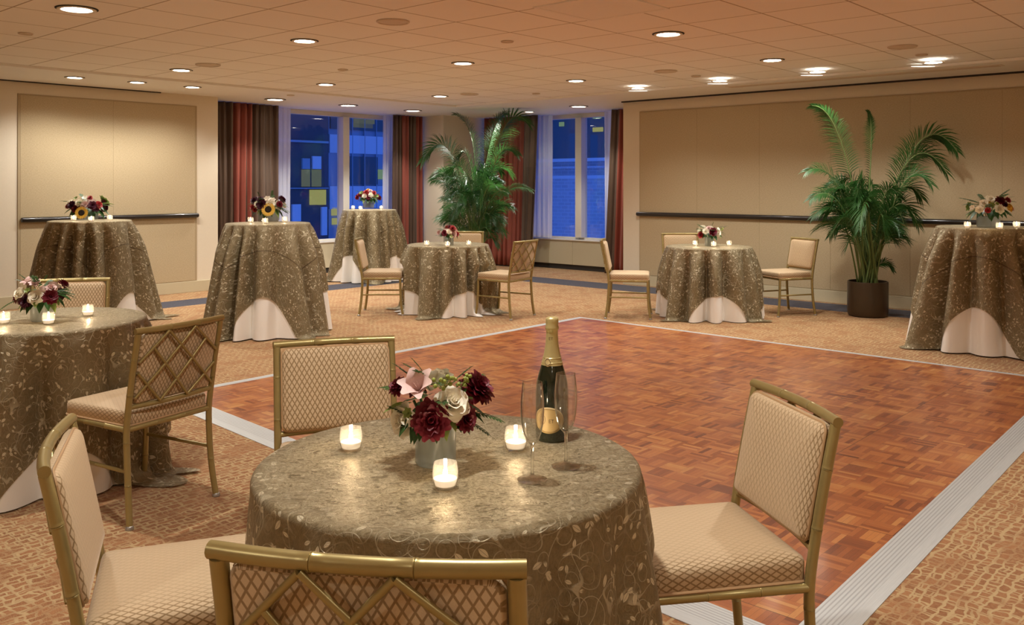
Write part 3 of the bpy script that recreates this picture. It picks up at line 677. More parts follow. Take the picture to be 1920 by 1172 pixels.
def make_chair(label):
    root = thing('banquet_chair', label, 'chair', group='gold banquet chairs')
    def stick(name, keys, r, at, n=12, smooth=True):
        p = smooth_path(keys) if smooth else [Vector(k) for k in keys]
        pts, rr = joints(p, r, at, n); m = MB(); m.tube(pts, rr, n); return m.build(name, 'gold', root, sharp=50)
    for sx in (-1, 1):
        zs = [.012, .10, .20, .30, .40, .50, .60, .70, .815]
        o = stick('rear_leg', [(sx * (HX + .012 * max(0, (.3 - z) / .3) ** 2), post_y(z), z) for z in zs], .0138, (.2, .42, .67, .86))
        m = MB(); m.lathe([(.014, 0), (.017, .001), (.017, .010), (.013, .016)], 14, sx * (HX + .012), post_y(0), True, True); m.build('glide', 'glide', o)
        o = stick('front_leg', [(sx * .212, .228, .012), (sx * .207, .212, .12), (sx * .204, .203, .25), (sx * .204, .200, .41)], .0135, (.3, .68))
        m = MB(); m.lathe([(.013, 0), (.016, .001), (.016, .010), (.012, .016)], 14, sx * .212, .228, True, True); m.build('glide', 'glide', o)
        stick('stretcher', [(sx * HX, post_y(.23), .23), (sx * .205, .203, .23)], .0085, (.5,), 8, False)
    fr = MB()
    for a, b in (((-HX, -.212, .405), (HX, -.212, .405)), ((-.206, .2, .405), (.206, .2, .405)), ((-HX, -.212, .405), (-.206, .2, .405)), ((HX, -.212, .405), (.206, .2, .405))):
        pts, rr = joints([a, b], .0125, (.33, .67)); fr.tube(pts, rr, 12)
    fr.build('seat_frame', 'gold', root, sharp=50)
    m, o0 = cushion(.425, .425, .066, .016, .012, 0)
    for v in m.v: v.z += .414
    seat = m.build('seat', 'fabric', root, sharp=60)
    pm = MB(); pts = [Vector((x * 1.005, y * 1.005, .420)) for x, y in o0]; pm.tube(pts + [pts[0]], .0045, 6, False); pm.build('piping', 'piping', seat)
    # back
    xs = [(-HX - .0135) + 2 * (HX + .0135) * i / 10 for i in range(11)]
    top = [(x, post_y(ZT) + bow(x), ZT + .002) for x in xs]; 
    pts, rr = joints(top, .0135, (.35, .67)); m = MB(); m.tube(pts, rr, 14); m.build('top_rail', 'gold', root, sharp=50)
    bot = [(x * .97, post_y(.50) + bow(x * .97), .50) for x in xs]
    pts, rr = joints(bot, .011, (.35, .67)); m = MB(); m.tube(pts, rr, 12); m.build('bottom_rail', 'gold', root, sharp=50)
    # upholstered panel: cushion laid in x, height and pushed forward, following the bow
    m, o0 = cushion(.406, .300, .038, .016, .014, 0)
    def onback(v):
        z = .660 + v.y; return Vector((v.x, post_y(z) + bow(v.x) - .006 + v.z, z))
    m.v = [onback(v) for v in m.v]; m.f = [f[::-1] for f in m.f]; m.uv = [u[::-1] if u else u for u in m.uv]
    back = m.build('back_cushion', 'fabric', root, sharp=60)
    pm = MB(); pts = [onback(Vector((x, y, .022))) for x, y in o0]; pm.tube(pts + [pts[0]], .004, 6, False); pm.build('piping', 'piping', back)
    lm = MB(); x0, wx, z0, hz = -.203, .406, .508, .304
    for (u0, v0), (u1, v1) in (((0, .58), (.37, 1)), ((0, .07), (.71, 1)), ((.36, 0), (.86, .78)), ((.71, 0), (1, .45)), ((.71, 1), (1, .6)), ((.37, 1), (1, .1)), ((.185, .79), (.71, 0)), ((0, .38), (.36, 0))):
        pts = []
        for k in range(7):
            u, v = u0 + (u1 - u0) * k / 6, v0 + (v1 - v0) * k / 6; x, z = x0 + wx * (1 - u), z0 + hz * v
            pts.append((x, post_y(z) + bow(x) - .012, z))
        lm.tube(pts, .0064, 8)
    lm.build('lattice', 'gold', root, sharp=50)
    return root
def fwd_rz(fx, fy): return math.atan2(-fx, fy)
chair0 = None; CHAIRS = []
def chair(pt, fw, dy, label, scale=1.0):      # pt: a known point of the chair, dy metres behind the middle of the seat
    global chair0
    f = Vector((*fw, 0)).normalized(); p = Vector((pt[0], pt[1], 0)) + f * dy * scale
    if chair0 is None: c = chair0 = make_chair(label)
    else: c = copy_tree(chair0); c['label'] = label
    CHAIRS.append((p + f * .222 * scale, f))
    c.location = p; c.rotation_euler = (0, 0, fwd_rz(f.x, f.y)); c.scale = (scale,) * 3
    return c
chair((-.683, 3.43), (.31, -.95), .285, 'gold chair with padded back facing us behind the champagne table')
chair((-1.475, 3.885), (-.87, .49), .245, 'gold chair seen from behind with full lattice back, tucked to the left table')
chair((.785, 2.49), (-.975, -.2), .285, 'gold chair in side view on the dance floor edge, drawn up to the champagne table')
chair((-.221, 1.328), (.143, .99), .285, 'gold chair cropped at the bottom edge, only lattice back top seen', 1.057)
chair((-1.065, 2.09), (.94, .34), .285, 'gold chair cropped at the lower left, cream seat facing the champagne table')
chair((-2.80, 5.64), (.25, -.97), .285, 'gold chair half hidden behind the bouquet of the table at the left edge')
chair((-1.674, 9.925), (1, .02), .245, 'gold chair in side view left of the round table before the corner palm')
chair((.115, 9.565), (-.83, .56), .245, 'gold chair with lattice back showing, right of the table before the corner palm')
chair((-.59, 11.39), (-.1, -1), .285, 'gold chair behind the round table before the corner palm')
chair((3.25, 9.965), (-.94, -.345), .245, 'gold chair between the long wall table and the potted palm')
chair((1.04, 9.72), (.985, -.17), .245, 'gold chair in side view beside the dark rust curtain')
chair((2.08, 11.0), (.05, -1), .285, 'gold chair behind the round table at the long wall')

# ------------------------------------------------------------------ tables and cloths
def drape(R, H, drop, seed, flare, amp, nf, corner, gap=0.0, NT_=320, turn=0.0, near=()):
    r = random.Random(seed); w1, w2, w3, w4 = [r.uniform(0, 6.28) for _ in range(4)]
    m = MB(); rings = []
    def fold(th):
        ph = nf * th / 2 + .75 * math.sin(2 * th + w1) + .5 * math.sin(3 * th + w2) + .3 * math.sin(5 * th + w3)
        return (math.sqrt(math.cos(ph) ** 2 + .02) - .62) * (1 + .35 * math.sin(3 * th + w4)) * 1.3
    NTOP, NE, NS = 9, 4, 24; e = .016
    for j in range(NTOP + 1 + NE + NS):
        ring = []
        for k in range(NT_):
            th = 2 * PI * k / NT_; fo = fold(th)
            if j <= NTOP:
                rad = max(.002, (R - e) * j / NTOP); z = H; arc = rad
            elif j <= NTOP + NE:
                q = (j - NTOP) / NE * PI / 2; rad = R - e + e * math.sin(q); z = H - e + e * math.cos(q); arc = R - e + e * q
            else:
                s = drop(th) * (j - NTOP - NE) / NS
                g = s / (s + .045); cn = corner(th)
                rad = R + flare * s + amp * g * min(1, s / .45 + .40) * (fo + .15) + cn * s ** 1.4; z = H - e - s * .985
                zf = .006 + .004 * (1 + math.sin(7 * th + s * 30)) if not gap else .004
                if z < zf: rad += (zf - z) * .8; z = zf
                arc = R - e + e * PI / 2 + s
            rad = max(.002, rad - gap)
            v = Vector((rad * math.cos(th), rad * math.sin(th), z - (gap * .35 if z > .02 else 0)))
            if j > NTOP + NE and .015 < z < .56:
                for fp, fd in near:
                    lat = abs((v - fp).dot(Vector((-fd.y, fd.x, 0)))); dep = (v - fp).dot(fd) - .008 - gap
                    if dep < 0 and lat < .30:
                        k_ = min(1, (.30 - lat) / .06) * min(1, (z - .015) / .03) * min(1, (.56 - z) / .05); v = v - fd * dep * k_
            ring.append((v, (arc * math.cos(th - turn), arc * math.sin(th - turn))))
        rings.append(ring)
    m.v = [v for ring in rings for v, _ in ring]; uv = [u for ring in rings for _, u in ring]
    for j in range(len(rings) - 1):
        for k in range(NT_):
            a, b = j * NT_ + k, j * NT_ + (k + 1) % NT_; q = (a, a + NT_, b + NT_, b)
            m.face(q, [uv[i] for i in q])
    m.face(list(range(NT_)), [uv[i] for i in range(NT_)])
    return m
def table(c, R, H, S, rot, seed, where, tall, flare, amp, nf=15):
    def dsq(th):
        a = ((th - rot + PI / 4) % (PI / 2) - PI / 4) * (1.5 if tall else 1.25); return S / math.cos(max(-PI / 4, min(PI / 4, a))) - R
    def cor_(th):
        a = (th - rot) % (PI / 2) - PI / 4; return .10 * math.exp(-(a / .33) ** 2)
    kind = 'tall cocktail table' if tall else 'low round table'
    t = thing('cocktail_table' if tall else 'banquet_table', f'{kind} hidden under its cloths {where}', 'table', (c.x, c.y, 0), 0, 'round tables under cloths')
    m = MB(); m.lathe([(.001, H - .045), (R - .045, H - .045), (R - .035, H - .035), (R - .035, H - .022), (R - .04, H - .018), (.001, H - .018)], 40); m.build('tabletop', 'white', t)
    m = MB(); m.lathe([(.035, .03), (.035, H - .045)], 16, 0, 0, True, True); m.build('column', 'black', t)
    m = MB(); m.lathe([(.24, .012), (.24, .02), (.05, .04), (.035, .05)], 28, 0, 0, True, True); m.build('base', 'black', t)
    near = [(fp - Vector((c.x, c.y, 0)), fd) for fp, fd in CHAIRS if (fp - Vector((c.x, c.y, 0))).length < .8]
    u = drape(R, H, lambda th: H - .012, seed, flare, amp, nf, cor_, .012, near=near).build('table_skirt', 'satin', None, sharp=None, loc=(c.x, c.y, 0))
    tag(u, f'ivory satin floor length cloth {where}', 'tablecloth', 'ivory satin underlays')
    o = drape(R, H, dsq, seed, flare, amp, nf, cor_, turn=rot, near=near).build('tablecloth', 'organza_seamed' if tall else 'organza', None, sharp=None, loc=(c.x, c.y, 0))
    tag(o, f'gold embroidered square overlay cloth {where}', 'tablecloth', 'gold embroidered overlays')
ZL, ZH = .76, 1.06
def ctr(px, d): return Vector(((px - 960) / F * d, d, 0))
T1, T2, T3, T4 = Vector((-.153, 2.153, 0)), ctr(88, 4.43), ctr(840, 10.05), ctr(1329, 9.73)
H1, H2, H3, H4 = ctr(169, 9.3), ctr(503, 8.68), ctr(692.5, 13.4), ctr(1848, 7.9)
D2 = math.radians
table(T1, .463, ZL, .92, D2(15), 1, 'under the champagne bottle and flutes', False, .02, .06, 15)
table(T2, .463, ZL, .98, D2(35), 2, 'at the left edge behind the lattice back chair', False, .04, .115, 14)
table(T3, .463, ZL, .93, D2(-62), 3, 'before the corner palm with three chairs', False, .05, .14, 15)
table(T4, .463, ZL, .93, D2(-92), 4, 'by the long wall beside the potted palm', False, .06, .14, 15)
table(H1, .405, ZH, 1.13, D2(-20), 5, 'standing before the tan panel and short rail', True, .12, .125, 15)
table(H2, .405, ZH, 1.06, D2(-80), 6, 'standing before the brown curtain', True, .12, .125, 15)
table(H3, .405, ZH, 1.06, D2(-118), 7, 'standing at the wide window', True, .10, .115, 14)
table(H4, .405, ZH, 1.06, D2(-126), 8, 'cut by the right edge of the photo', True, .16, .125, 15)

# ------------------------------------------------------------------ votive candles
def make_votive(label):
    t = thing('votive_candle', label, 'candle', group='lit votive candles')
    m = MB(); m.lathe([(.0005, .0), (.021, .0), (.025, .004), (.0285, .018), (.029, .034), (.027, .05), (.0255, .056), (.0248, .056), (.0262, .05), (.0278, .034), (.0272, .018), (.0235, .006), (.0005, .005)], 28); m.build('glass_cup', 'votive', t, sharp=60)
    m = MB(); m.lathe([(.0005, .006), (.0225, .0065), (.0255, .016), (.0262, .021), (.0005, .022)], 20); m.build('wax', 'wax', t)
    m = MB(); m.lathe([(.0004, .0235), (.0042, .028), (.0052, .033), (.0035, .041), (.0004, .050)], 8); m.build('flame', 'flame', t, sharp=None)
    m = MB(); m.tube([(0, 0, .021), (0, 0, .027)], .0007, 5); m.build('wick', 'ink', t)
    return t
votive0 = None
def votive(px, py, z, label):
    global votive0
    if votive0 is None: v = votive0 = make_votive(label)
    else: v = copy_tree(votive0); v['label'] = label
    v.location = P(px, py, z + .001); v.rotation_euler = (0, 0, rnd.uniform(0, 6))
for px, py, z, lb in [
 (658, 843, ZL, 'lit votive left of the bouquet on the champagne table'), (835, 914, ZL, 'lit votive in front of the vase on the champagne table'), (967, 843, ZL, 'lit votive beside the flutes on the champagne table'),
 (7, 607, ZL, 'lit votive cut by the left edge of the photo'), (91, 608, ZL, 'lit votive before the vase on the table at the left edge'), (165, 592, ZL, 'lit votive right of the bouquet on the table at the left edge'),
 (800, 461, ZL, 'lit votive left of the small bouquet before the corner palm'), (839, 463, ZL, 'lit votive before the small vase by the corner palm'), (879, 461, ZL, 'lit votive right of the small bouquet before the corner palm'),
 (1303, 461, ZL, 'lit votive left of the bouquet on the long wall table'), (1338, 463, ZL, 'lit votive before the vase on the long wall table'), (1367, 461, ZL, 'lit votive right of the bouquet on the long wall table'),
 (138, 414, ZH, 'lit votive left of the vase on the tall table by the panel'), (171, 416, ZH, 'lit votive under the sunflower on the tall table by the panel'), (206, 413, ZH, 'lit votive right of the vase on the tall table by the panel'),
 (470, 418, ZH, 'lit votive left of the vase on the tall table by the brown curtain'), (497, 420, ZH, 'lit votive before the vase on the tall table by the brown curtain'), (534, 417, ZH, 'lit votive right of the sunflower on the tall table by the brown curtain'),
 (662, 392.3, ZH, 'first lit votive from the left on the tall window table'), (676, 393.5, ZH, 'lit votive touching the vase on the tall window table'), (715, 392.5, ZH, 'lit votive right of the vase on the tall window table'),
 (1814, 428, ZH, 'lit votive left of the vase on the tall table at the right edge'), (1874, 430, ZH, 'lit votive before the vase on the tall table at the right edge'), (1906, 427.5, ZH, 'lit votive cut close to the right edge of the photo')]:
    votive(px, py, z, lb)

# ------------------------------------------------------------------ flowers
def petal(m, base, ax, up, L, Wd, cup=.3, curl=.2, nl=5, tip=.5):
    # a cupped petal growing along ax with its face towards up
    ax = ax.normalized(); side = ax.cross(up).normalized(); up = side.cross(ax).normalized(); st = len(m.v)
    for i in range(nl + 1):
        s = i / nl; w = Wd * (max(0, math.sin(PI * min(1, (s * .84 + .12) ** tip))) ** .7 if tip != 1 else math.sin(PI * (s * .9 + .05)))
        lift = cup * L * (s * s) * 1.0 - curl * L * max(0, s - .6) ** 2 * 3
        for k in (-1, 0, 1):
            m.v.append(base + ax * (L * s) + up * (lift + (abs(k) * w * .28)) + side * (k * w))
    for i in range(nl):
        for k in range(2):
            a = st + i * 3 + k; m.face((a, a + 1, a + 4, a + 3))
def flower_mesh(kind, mat):
    m = MB(); r = random.Random(hash(kind) % 1000 if False else len(kind) * 7); Z = Vector((0, 0, 1)); O = Vector((0, 0, 0))
    if kind == 'rose':                          # cupped spiral of petals, radius 1
        for ly, (n, tilt, L, wd, rad) in enumerate(((3, .12, .62, .26, .05), (4, .28, .72, .36, .12), (5, .48, .85, .46, .18), (6, .85, .95, .52, .22), (6, 1.25, 1.0, .50, .24))):
            for k in range(n):
                a = 2 * PI * (k + ly * .37) / n + r.uniform(-.1, .1)
                d = Vector((math.cos(a), math.sin(a), 0)); ax = Z * math.cos(tilt) + d * math.sin(tilt)
                petal(m, d * rad - Z * (.12 * ly), ax, -d * math.cos(tilt) + Z * math.sin(tilt), L, wd * 1.12, .30, .55, 6, 1.25)
        m.ball((0, 0, .22), .2, 8, 5, 1.4)
    elif kind == 'dahlia':
        for ly, (n, tilt, L) in enumerate(((6, .25, .66), (9, .52, .78), (12, .80, .88), (13, 1.08, .95), (13, 1.36, .96), (11, 1.7, .9))):
            for k in range(n):
                a = 2 * PI * (k + ly * .5) / n + r.uniform(-.08, .08); tl = tilt + r.uniform(-.08, .08)
                d = Vector((math.cos(a), math.sin(a), 0)); ax = Z * math.cos(tl) + d * math.sin(tl)
                petal(m, ax * .12, ax, -d * math.cos(tl) + Z * math.sin(tl), L * r.uniform(.8, 1.0), .25, .16, .35, 5, 1.15)
        m.ball((0, 0, .2), .22, 8, 5)
    elif kind == 'lily':
        for ly, n in ((0, 3), (1, 3)):
            for k in range(n):
                a = 2 * PI * k / n + ly * PI / 3; d = Vector((math.cos(a), math.sin(a), 0)); tl = .62 + .15 * ly; ax = Z * math.cos(tl) + d * math.sin(tl)
                petal(m, O, ax, -d * math.cos(tl) + Z * math.sin(tl), 1.25, .40 if ly else .52, .05, .5, 7, .95)
        for k in range(4):
            a = k * 1.57; m.tube([(0, 0, 0), (.12 * math.cos(a), .12 * math.sin(a), .7)], .02, 5)
    elif kind == 'sunflower':
        for ly, n in ((0, 16), (1, 16)):
            for k in range(n):
                a = 2 * PI * (k + ly * .5) / n; d = Vector((math.cos(a), math.sin(a), 0)); petal(m, d * .38 - Z * .03 * ly, d + Z * (.18 - .12 * ly), Z, .62, .13, .02, .2, 4, 1)
    elif kind == 'seed':
        m.lathe([(.46, -.02), (.47, .06), (.40, .12), (.2, .10), (.001, .07)], 20)
    elif kind == 'filler':                      # small open blossom
        for k in range(6):
            a = 2 * PI * k / 6; d = Vector((math.cos(a), math.sin(a), 0)); petal(m, O, d + Z * .55, Z - d * .5, 1.0, .42, .05, .2, 4, .8)
        m.ball((0, 0, .15), .16, 6, 4)
    elif kind == 'berries':
        for k in range(9):
            d = Vector((r.uniform(-.8, .8), r.uniform(-.8, .8), r.uniform(.3, 1.1))); m.tube([(0, 0, -.3), d * .6, d], .03, 4); m.ball(d, .17, 7, 5)
    elif kind == 'leaf':                        # pointed leaf, length 1 along z
        st = 0
        for i in range(8):
            s = i / 7; w = .21 * math.sin(PI * s ** .8); y = -.22 * s * s
            for k in (-1, 0, 1): m.v.append(Vector((k * w, y + abs(k) * w * .3, s)))
        for i in range(7):
            for k in range(2):
                a = i * 3 + k; m.face((a, a + 1, a + 4, a + 3))
    elif kind == 'sprig':                       # stem with paired leaves, length 1 along z
        m.tube([(0, 0, 0), (0, -.05, .5), (0, -.16, .92)], .012, 5)
        for i in range(7):
            s = .22 + i * .115; p = Vector((0, -.18 * s * s, s))
            for sg in (-1, 1):
                petal(m, p, Vector((sg * .75, -.1, .65)), Vector((0, 1, .2)), .30 - .012 * i, .05, -.12, 0, 4, 1)
        petal(m, Vector((0, -.16, .92)), Vector((0, -.2, 1)), Vector((0, 1, .2)), .26, .05, -.1, 0, 4, 1)
    me = m.mesh(kind, mat, True, None); return me
FM = {}
def fm(kind, mat):
    if (kind, mat) not in FM: FM[kind, mat] = flower_mesh(kind, mat)
    return FM[kind, mat]
PART = {'cream': 'cream_rose', 'burg': 'burgundy_dahlia', 'plum': 'plum_dahlia', 'red': 'red_dahlia', 'pink': 'pink_lily', 'redrose': 'red_rose', 'pinkrose': 'pink_rose', 'sun': 'sunflower', 'berry': 'green_berries', 'white': 'white_blossom', 'lime': 'lime_blossom', 'yellow': 'yellow_rose'}
SRC = {'cream': ('rose', 'cream'), 'burg': ('dahlia', 'burg'), 'plum': ('dahlia', 'plum'), 'red': ('dahlia', 'red'), 'pink': ('lily', 'pink'), 'redrose': ('rose', 'red'), 'pinkrose': ('rose', 'pink'), 'sun': ('sunflower', 'yellow'), 'berry': ('berries', 'berry'), 'white': ('filler', 'cream'), 'lime': ('filler', 'lightleaf'), 'yellow': ('rose', 'yellow')}
def arrangement(px, py, z, vw, vh, spec, dome, label, seed, nleaf=14, nsprig=8, vase='vase', sprigs=()):
    """spec: (kind, x px, y px, radius px) as the photo shows them, set on the near side of a dome of flowers; dome: centre y px, half width px, half height px"""
    r = random.Random(seed); p0 = P(px, py, z + .001); s = p0.y / F
    t = thing('flower_arrangement', label, 'flowers', p0, 0, 'flower centrepieces')
    R, Hh = vw * s / 2, vh * s
    m = MB(); m.lathe([(.001, .0), (R * .93, .0), (R, R * .12), (R, Hh * .96), (R * .97, Hh), (R * .92, Hh), (R * .92, .012), (.001, .012)], 36); m.build('vase', 'vase', t, sharp=50)
    cy = (py - dome[0]) * s; rx = dome[1] * s; rz = dome[2] * s
    m = MB()
    for k in range(7):
        a = k * .9 + .3; m.tube([(R * .5 * math.cos(a), R * .5 * math.sin(a), .015), (R * .45 * math.cos(a + 2), R * .45 * math.sin(a + 2), Hh * .9), (rx * .45 * math.cos(a + 2.2), rx * .45 * math.sin(a + 2.2), cy)], .0035, 5)
    m.build('stems', 'leaf', t)
    C = Vector((0, 0, cy))
    def orient(d): return d.to_track_quat('Z', 'Y').to_euler()
    def place(kind, x, zz, front, rad):
        q = 1 - (x / rx) ** 2 - (zz / rz) ** 2; y = -front * rx * math.sqrt(max(.0, q)) * .85
        d = Vector((x / rx, y / rx, zz / rz * .8 + .25)).normalized()
        if front > 0: d = (d + Vector((0, -.22, .30))).normalized()
        if kind == 'sun': d = Vector((.1, -1, .22)).normalized(); y = -rx * 1.02
        mesh, mat = SRC[kind]; e = orient(d)
        pos = C + Vector((x, y, zz)) - d * rad * .35
        o = link(PART[kind], fm(mesh, mat), t, pos, e, rad)
        if kind == 'sun': link('seed_disc', fm('seed', 'seed'), o)
        return o
    for kind, x, y, rad in spec: place(kind, (x - px) * s, (dome[0] - y) * s, 1, rad * s)
    kinds = [q[0] for q in spec if q[0] != 'sun']
    for i in range(6):                          # the far side of the dome
        a = r.uniform(.3, PI - .3); place(r.choice(kinds), rx * .72 * math.cos(a), rz * r.uniform(-.3, .6), -1, rx * .26)
    nleaf = int(nleaf * 1.9)
    for i in range(nleaf):
        a = 2 * PI * (i + r.random() * .7) / nleaf; el = r.uniform(-.75, .35) if math.sin(a) > -.45 else r.uniform(-.7, -.4); d = Vector((math.cos(a) * math.cos(el), math.sin(a) * math.cos(el), math.sin(el)))
        link('leaf', fm('leaf', 'leaf' if r.random() < .8 else 'lightleaf'), t, C + Vector((d.x * rx, d.y * rx, d.z * rz)) * .55, orient(d), (rx * r.uniform(.48, .70)))
    for i in range(nsprig):
        a = 2 * PI * (i + r.random()) / nsprig; el = r.uniform(-.35, 1.0); d = Vector((math.cos(a) * math.cos(el), math.sin(a) * math.cos(el), math.sin(el)))
        link('sprig', fm('sprig', 'leaf'), t, C + Vector((d.x * rx, d.y * rx, d.z * rz)) * .4, orient(d), rx * r.uniform(.6, .8))
    for x0, y0, x1, y1 in sprigs:               # sprigs that stick out in the photo
        a = Vector(((x0 - px) * s, -rx * .25, (py - y0) * s)); b = Vector(((x1 - px) * s, -rx * .3, (py - y1) * s)); d = b - a
        link('sprig', fm('sprig', 'leaf'), t, a, orient(d.normalized()), d.length / 1.15)
    return t
arrangement(817, 868, ZL, 76, 72, [('burg', 749, 715, 21), ('pink', 790, 713, 36), ('cream', 856, 735, 30), ('burg', 900, 722, 37), ('burg', 816, 768, 40), ('cream', 752, 778, 30), ('berry', 838, 708, 26), ('burg', 878, 772, 26), ('white', 779, 775, 11), ('white', 862, 770, 9), ('lime', 772, 757, 12), ('berry', 872, 708, 22)],
    (748, 92, 62), 'large bouquet of burgundy dahlias and cream rose beside the champagne bottle', 11, 18, 9, sprigs=((800, 700, 780, 660), (795, 700, 762, 668), (880, 765, 948, 772), (870, 780, 925, 800), (780, 780, 735, 745), (790, 790, 772, 812)))
arrangement(80, 601, ZL, 42, 36, [('burg', 32, 557, 14), ('cream', 52, 543, 12), ('cream', 87, 551, 13), ('plum', 66, 560, 14), ('burg', 112, 552, 15), ('pink', 64, 528, 13), ('pink', 82, 530, 12), ('pinkrose', 110, 535, 9), ('lime', 72, 540, 7)],
    (549, 50, 26), 'bouquet of burgundy dahlias and white roses on the table at the left edge', 12, 14, 6, sprigs=((40, 560, 5, 573), (60, 530, 38, 518), (90, 525, 95, 512), (110, 545, 140, 532)))
arrangement(166, 411, ZH, 34, 22, [('sun', 170, 397, 12), ('plum', 147, 383, 9), ('burg', 155, 390, 9), ('cream', 162, 378, 7), ('pinkrose', 173, 382, 7), ('plum', 186, 384, 9), ('redrose', 195, 382, 7), ('cream', 139, 378, 7), ('red', 134, 386, 6), ('white', 170, 370, 6), ('red', 179, 370, 5), ('lime', 153, 371, 5), ('plum', 190, 392, 7)],
    (384, 38, 21), 'bouquet with one sunflower on the tall table before the tan panel', 13, 12, 6)
arrangement(504, 414, ZH, 38, 22, [('sun', 512, 391, 13), ('plum', 481, 374, 9), ('cream', 488, 380, 6), ('plum', 498, 382, 11), ('white', 508, 372, 8), ('cream', 514, 379, 8), ('burg', 530, 382, 7), ('red', 478, 388, 6), ('white', 518, 374, 6), ('plum', 494, 373, 7), ('red', 483, 393, 5)],
    (384, 35, 20), 'bouquet with dark dahlias and a sunflower before the brown curtain', 14, 12, 7, sprigs=((490, 372, 488, 358), (512, 370, 513, 356), (522, 388, 540, 394)))
arrangement(691, 390, ZH, 21, 14, [('redrose', 689, 359, 5.5), ('cream', 686, 366, 4.5), ('cream', 699, 364, 5), ('red', 704, 361, 5), ('red', 671, 369, 6), ('burg', 694, 370, 5), ('burg', 713, 371, 5), ('lime', 680, 361, 5), ('pinkrose', 697, 357, 4), ('redrose', 675, 364, 4), ('lime', 709, 367, 4), ('yellow', 692, 355, 3.5)],
    (366, 24, 13), 'rounded red and white bouquet on the tall table at the window', 15, 10, 3)
arrangement(842, 459.5, ZL, 17, 15, [('red', 850, 427, 7), ('burg', 834, 436, 6.5), ('cream', 843, 432, 5), ('pinkrose', 853, 438, 6), ('pinkrose', 822, 435, 5), ('redrose', 859, 438, 4.5), ('white', 847, 442, 4), ('burg', 845, 424, 5)],
    (433, 23, 12), 'small red and pink bouquet on the table before the corner palm', 16, 10, 5, sprigs=((838, 430, 826, 417), (850, 425, 862, 412), (830, 440, 815, 439)))
arrangement(1330, 460.5, ZL, 17, 16, [('burg', 1333, 433, 9), ('cream', 1319, 431, 6), ('cream', 1344, 434, 6.5), ('pinkrose', 1325, 426, 5), ('red', 1311, 440, 7), ('white', 1343, 428, 4), ('berry', 1350, 430, 6)],
    (433, 25, 13), 'small bouquet with a burgundy dahlia on the long wall table', 17, 12, 6, sprigs=((1345, 432, 1360, 420), (1350, 436, 1359, 441), (1333, 425, 1335, 415)))
arrangement(1853, 425.5, ZH, 40, 20, [('cream', 1830, 378, 7), ('cream', 1844, 370, 7), ('burg', 1860, 374, 10), ('red', 1878, 374, 7), ('cream', 1857, 390, 8.5), ('cream', 1823, 391, 7), ('red', 1836, 393, 6), ('yellow', 1880, 387, 8), ('white', 1815, 388, 6), ('lime', 1842, 383, 6), ('plum', 1867, 382, 6), ('red', 1889, 391, 5), ('lime', 1851, 381, 4)],
    (386, 42, 24), 'wide bouquet of white roses and red dahlias at the right edge', 18, 14, 7, sprigs=((1880, 372, 1894, 366), (1820, 395, 1803, 400), (1840, 372, 1828, 366)))

# ------------------------------------------------------------------ champagne bottle and flutes
bp = P(1035, 822, ZL + .001)
bt = thing('champagne_bottle', 'dark green champagne bottle with gold foil neck behind the flutes', 'bottle', bp, 0)
def brad(z):
    prof = [(0, .041), (.006, .0435), (.125, .0435), (.15, .041), (.175, .0345), (.20, .027), (.225, .0205), (.25, .0165), (.275, .0148), (.315, .0145)]
    for (z0, r0), (z1, r1) in zip(prof, prof[1:]):
        if z <= z1: return r0 + (r1 - r0) * (z - z0) / (z1 - z0)
    return prof[-1][1]
zs = [0, .003, .006, .03, .09, .125] + [.125 + .0125 * i for i in range(1, 15)]
m = MB(); m.lathe([(.001, .004), (.036, .0)] + [(brad(z), z) for z in zs], 96, cap1=True); m.build('glass_body', 'bottle', bt, sharp=60)
m = MB(); fz = [.196 + .006 * i for i in range(15)]
m.lathe([(brad(z) + .0008, z) for z in fz] + [(.0160, .287), (.0178, .289), (.0182, .294), (.0165, .298), (.0168, .308), (.0172, .314), (.0155, .319), (.010, .3215), (.001, .322)], 36); m.build('foil_capsule', 'foil', bt, sharp=60)
def on_bottle(u, z, off): r = brad(z) + off; a = -PI / 2 + u / r; return Vector((r * math.cos(a), r * math.sin(a), z))
def oval(name, u0, z0, ru, rz, off, mat, parent):
    m = MB(); N = 36; m.v = [on_bottle(u0, z0, off)]
    Q = (.2, .4, .6, .8, 1)
    for q in Q:
        for k in range(N): a = 2 * PI * k / N; m.v.append(on_bottle(u0 + ru * q * math.cos(a), z0 + rz * q * math.sin(a), off))
    for k in range(N): m.face((0, 1 + k, 1 + (k + 1) % N))
    for j in range(len(Q) - 1):
        for k in range(N): m.face((1 + j * N + k, 1 + (j + 1) * N + k, 1 + (j + 1) * N + (k + 1) % N, 1 + j * N + (k + 1) % N))
    e = len(Q) - 1
    for k in range(N): a = 2 * PI * k / N; m.v.append(on_bottle(u0 + ru * math.cos(a), z0 + rz * math.sin(a), -.0003))
    for k in range(N): m.face((1 + e * N + k, 1 + (e + 1) * N + k, 1 + (e + 1) * N + (k + 1) % N, 1 + e * N + (k + 1) % N))
    return m.build(name, mat, parent, sharp=None)
def ring_line(name, u0, z0, ru, rz, off, w, mat, parent, n=40):
    m = MB(); pts = [on_bottle(u0 + ru * math.cos(2 * PI * k / n), z0 + rz * math.sin(2 * PI * k / n), off) for k in range(n + 1)]; m.tube(pts, w, 5, False); return m.build(name, mat, parent)
lab = oval('front_label', -.012, .058, .043, .034, .0012, 'label', bt); ring_line('label_border', -.012, .058, .039, .030, .0013, .0004, 'ink', lab)
ring_line('crest', -.030, .060, .010, .013, .0013, .0005, 'ink', lab); ring_line('crest', -.030, .060, .006, .008, .0013, .0004, 'ink', lab)
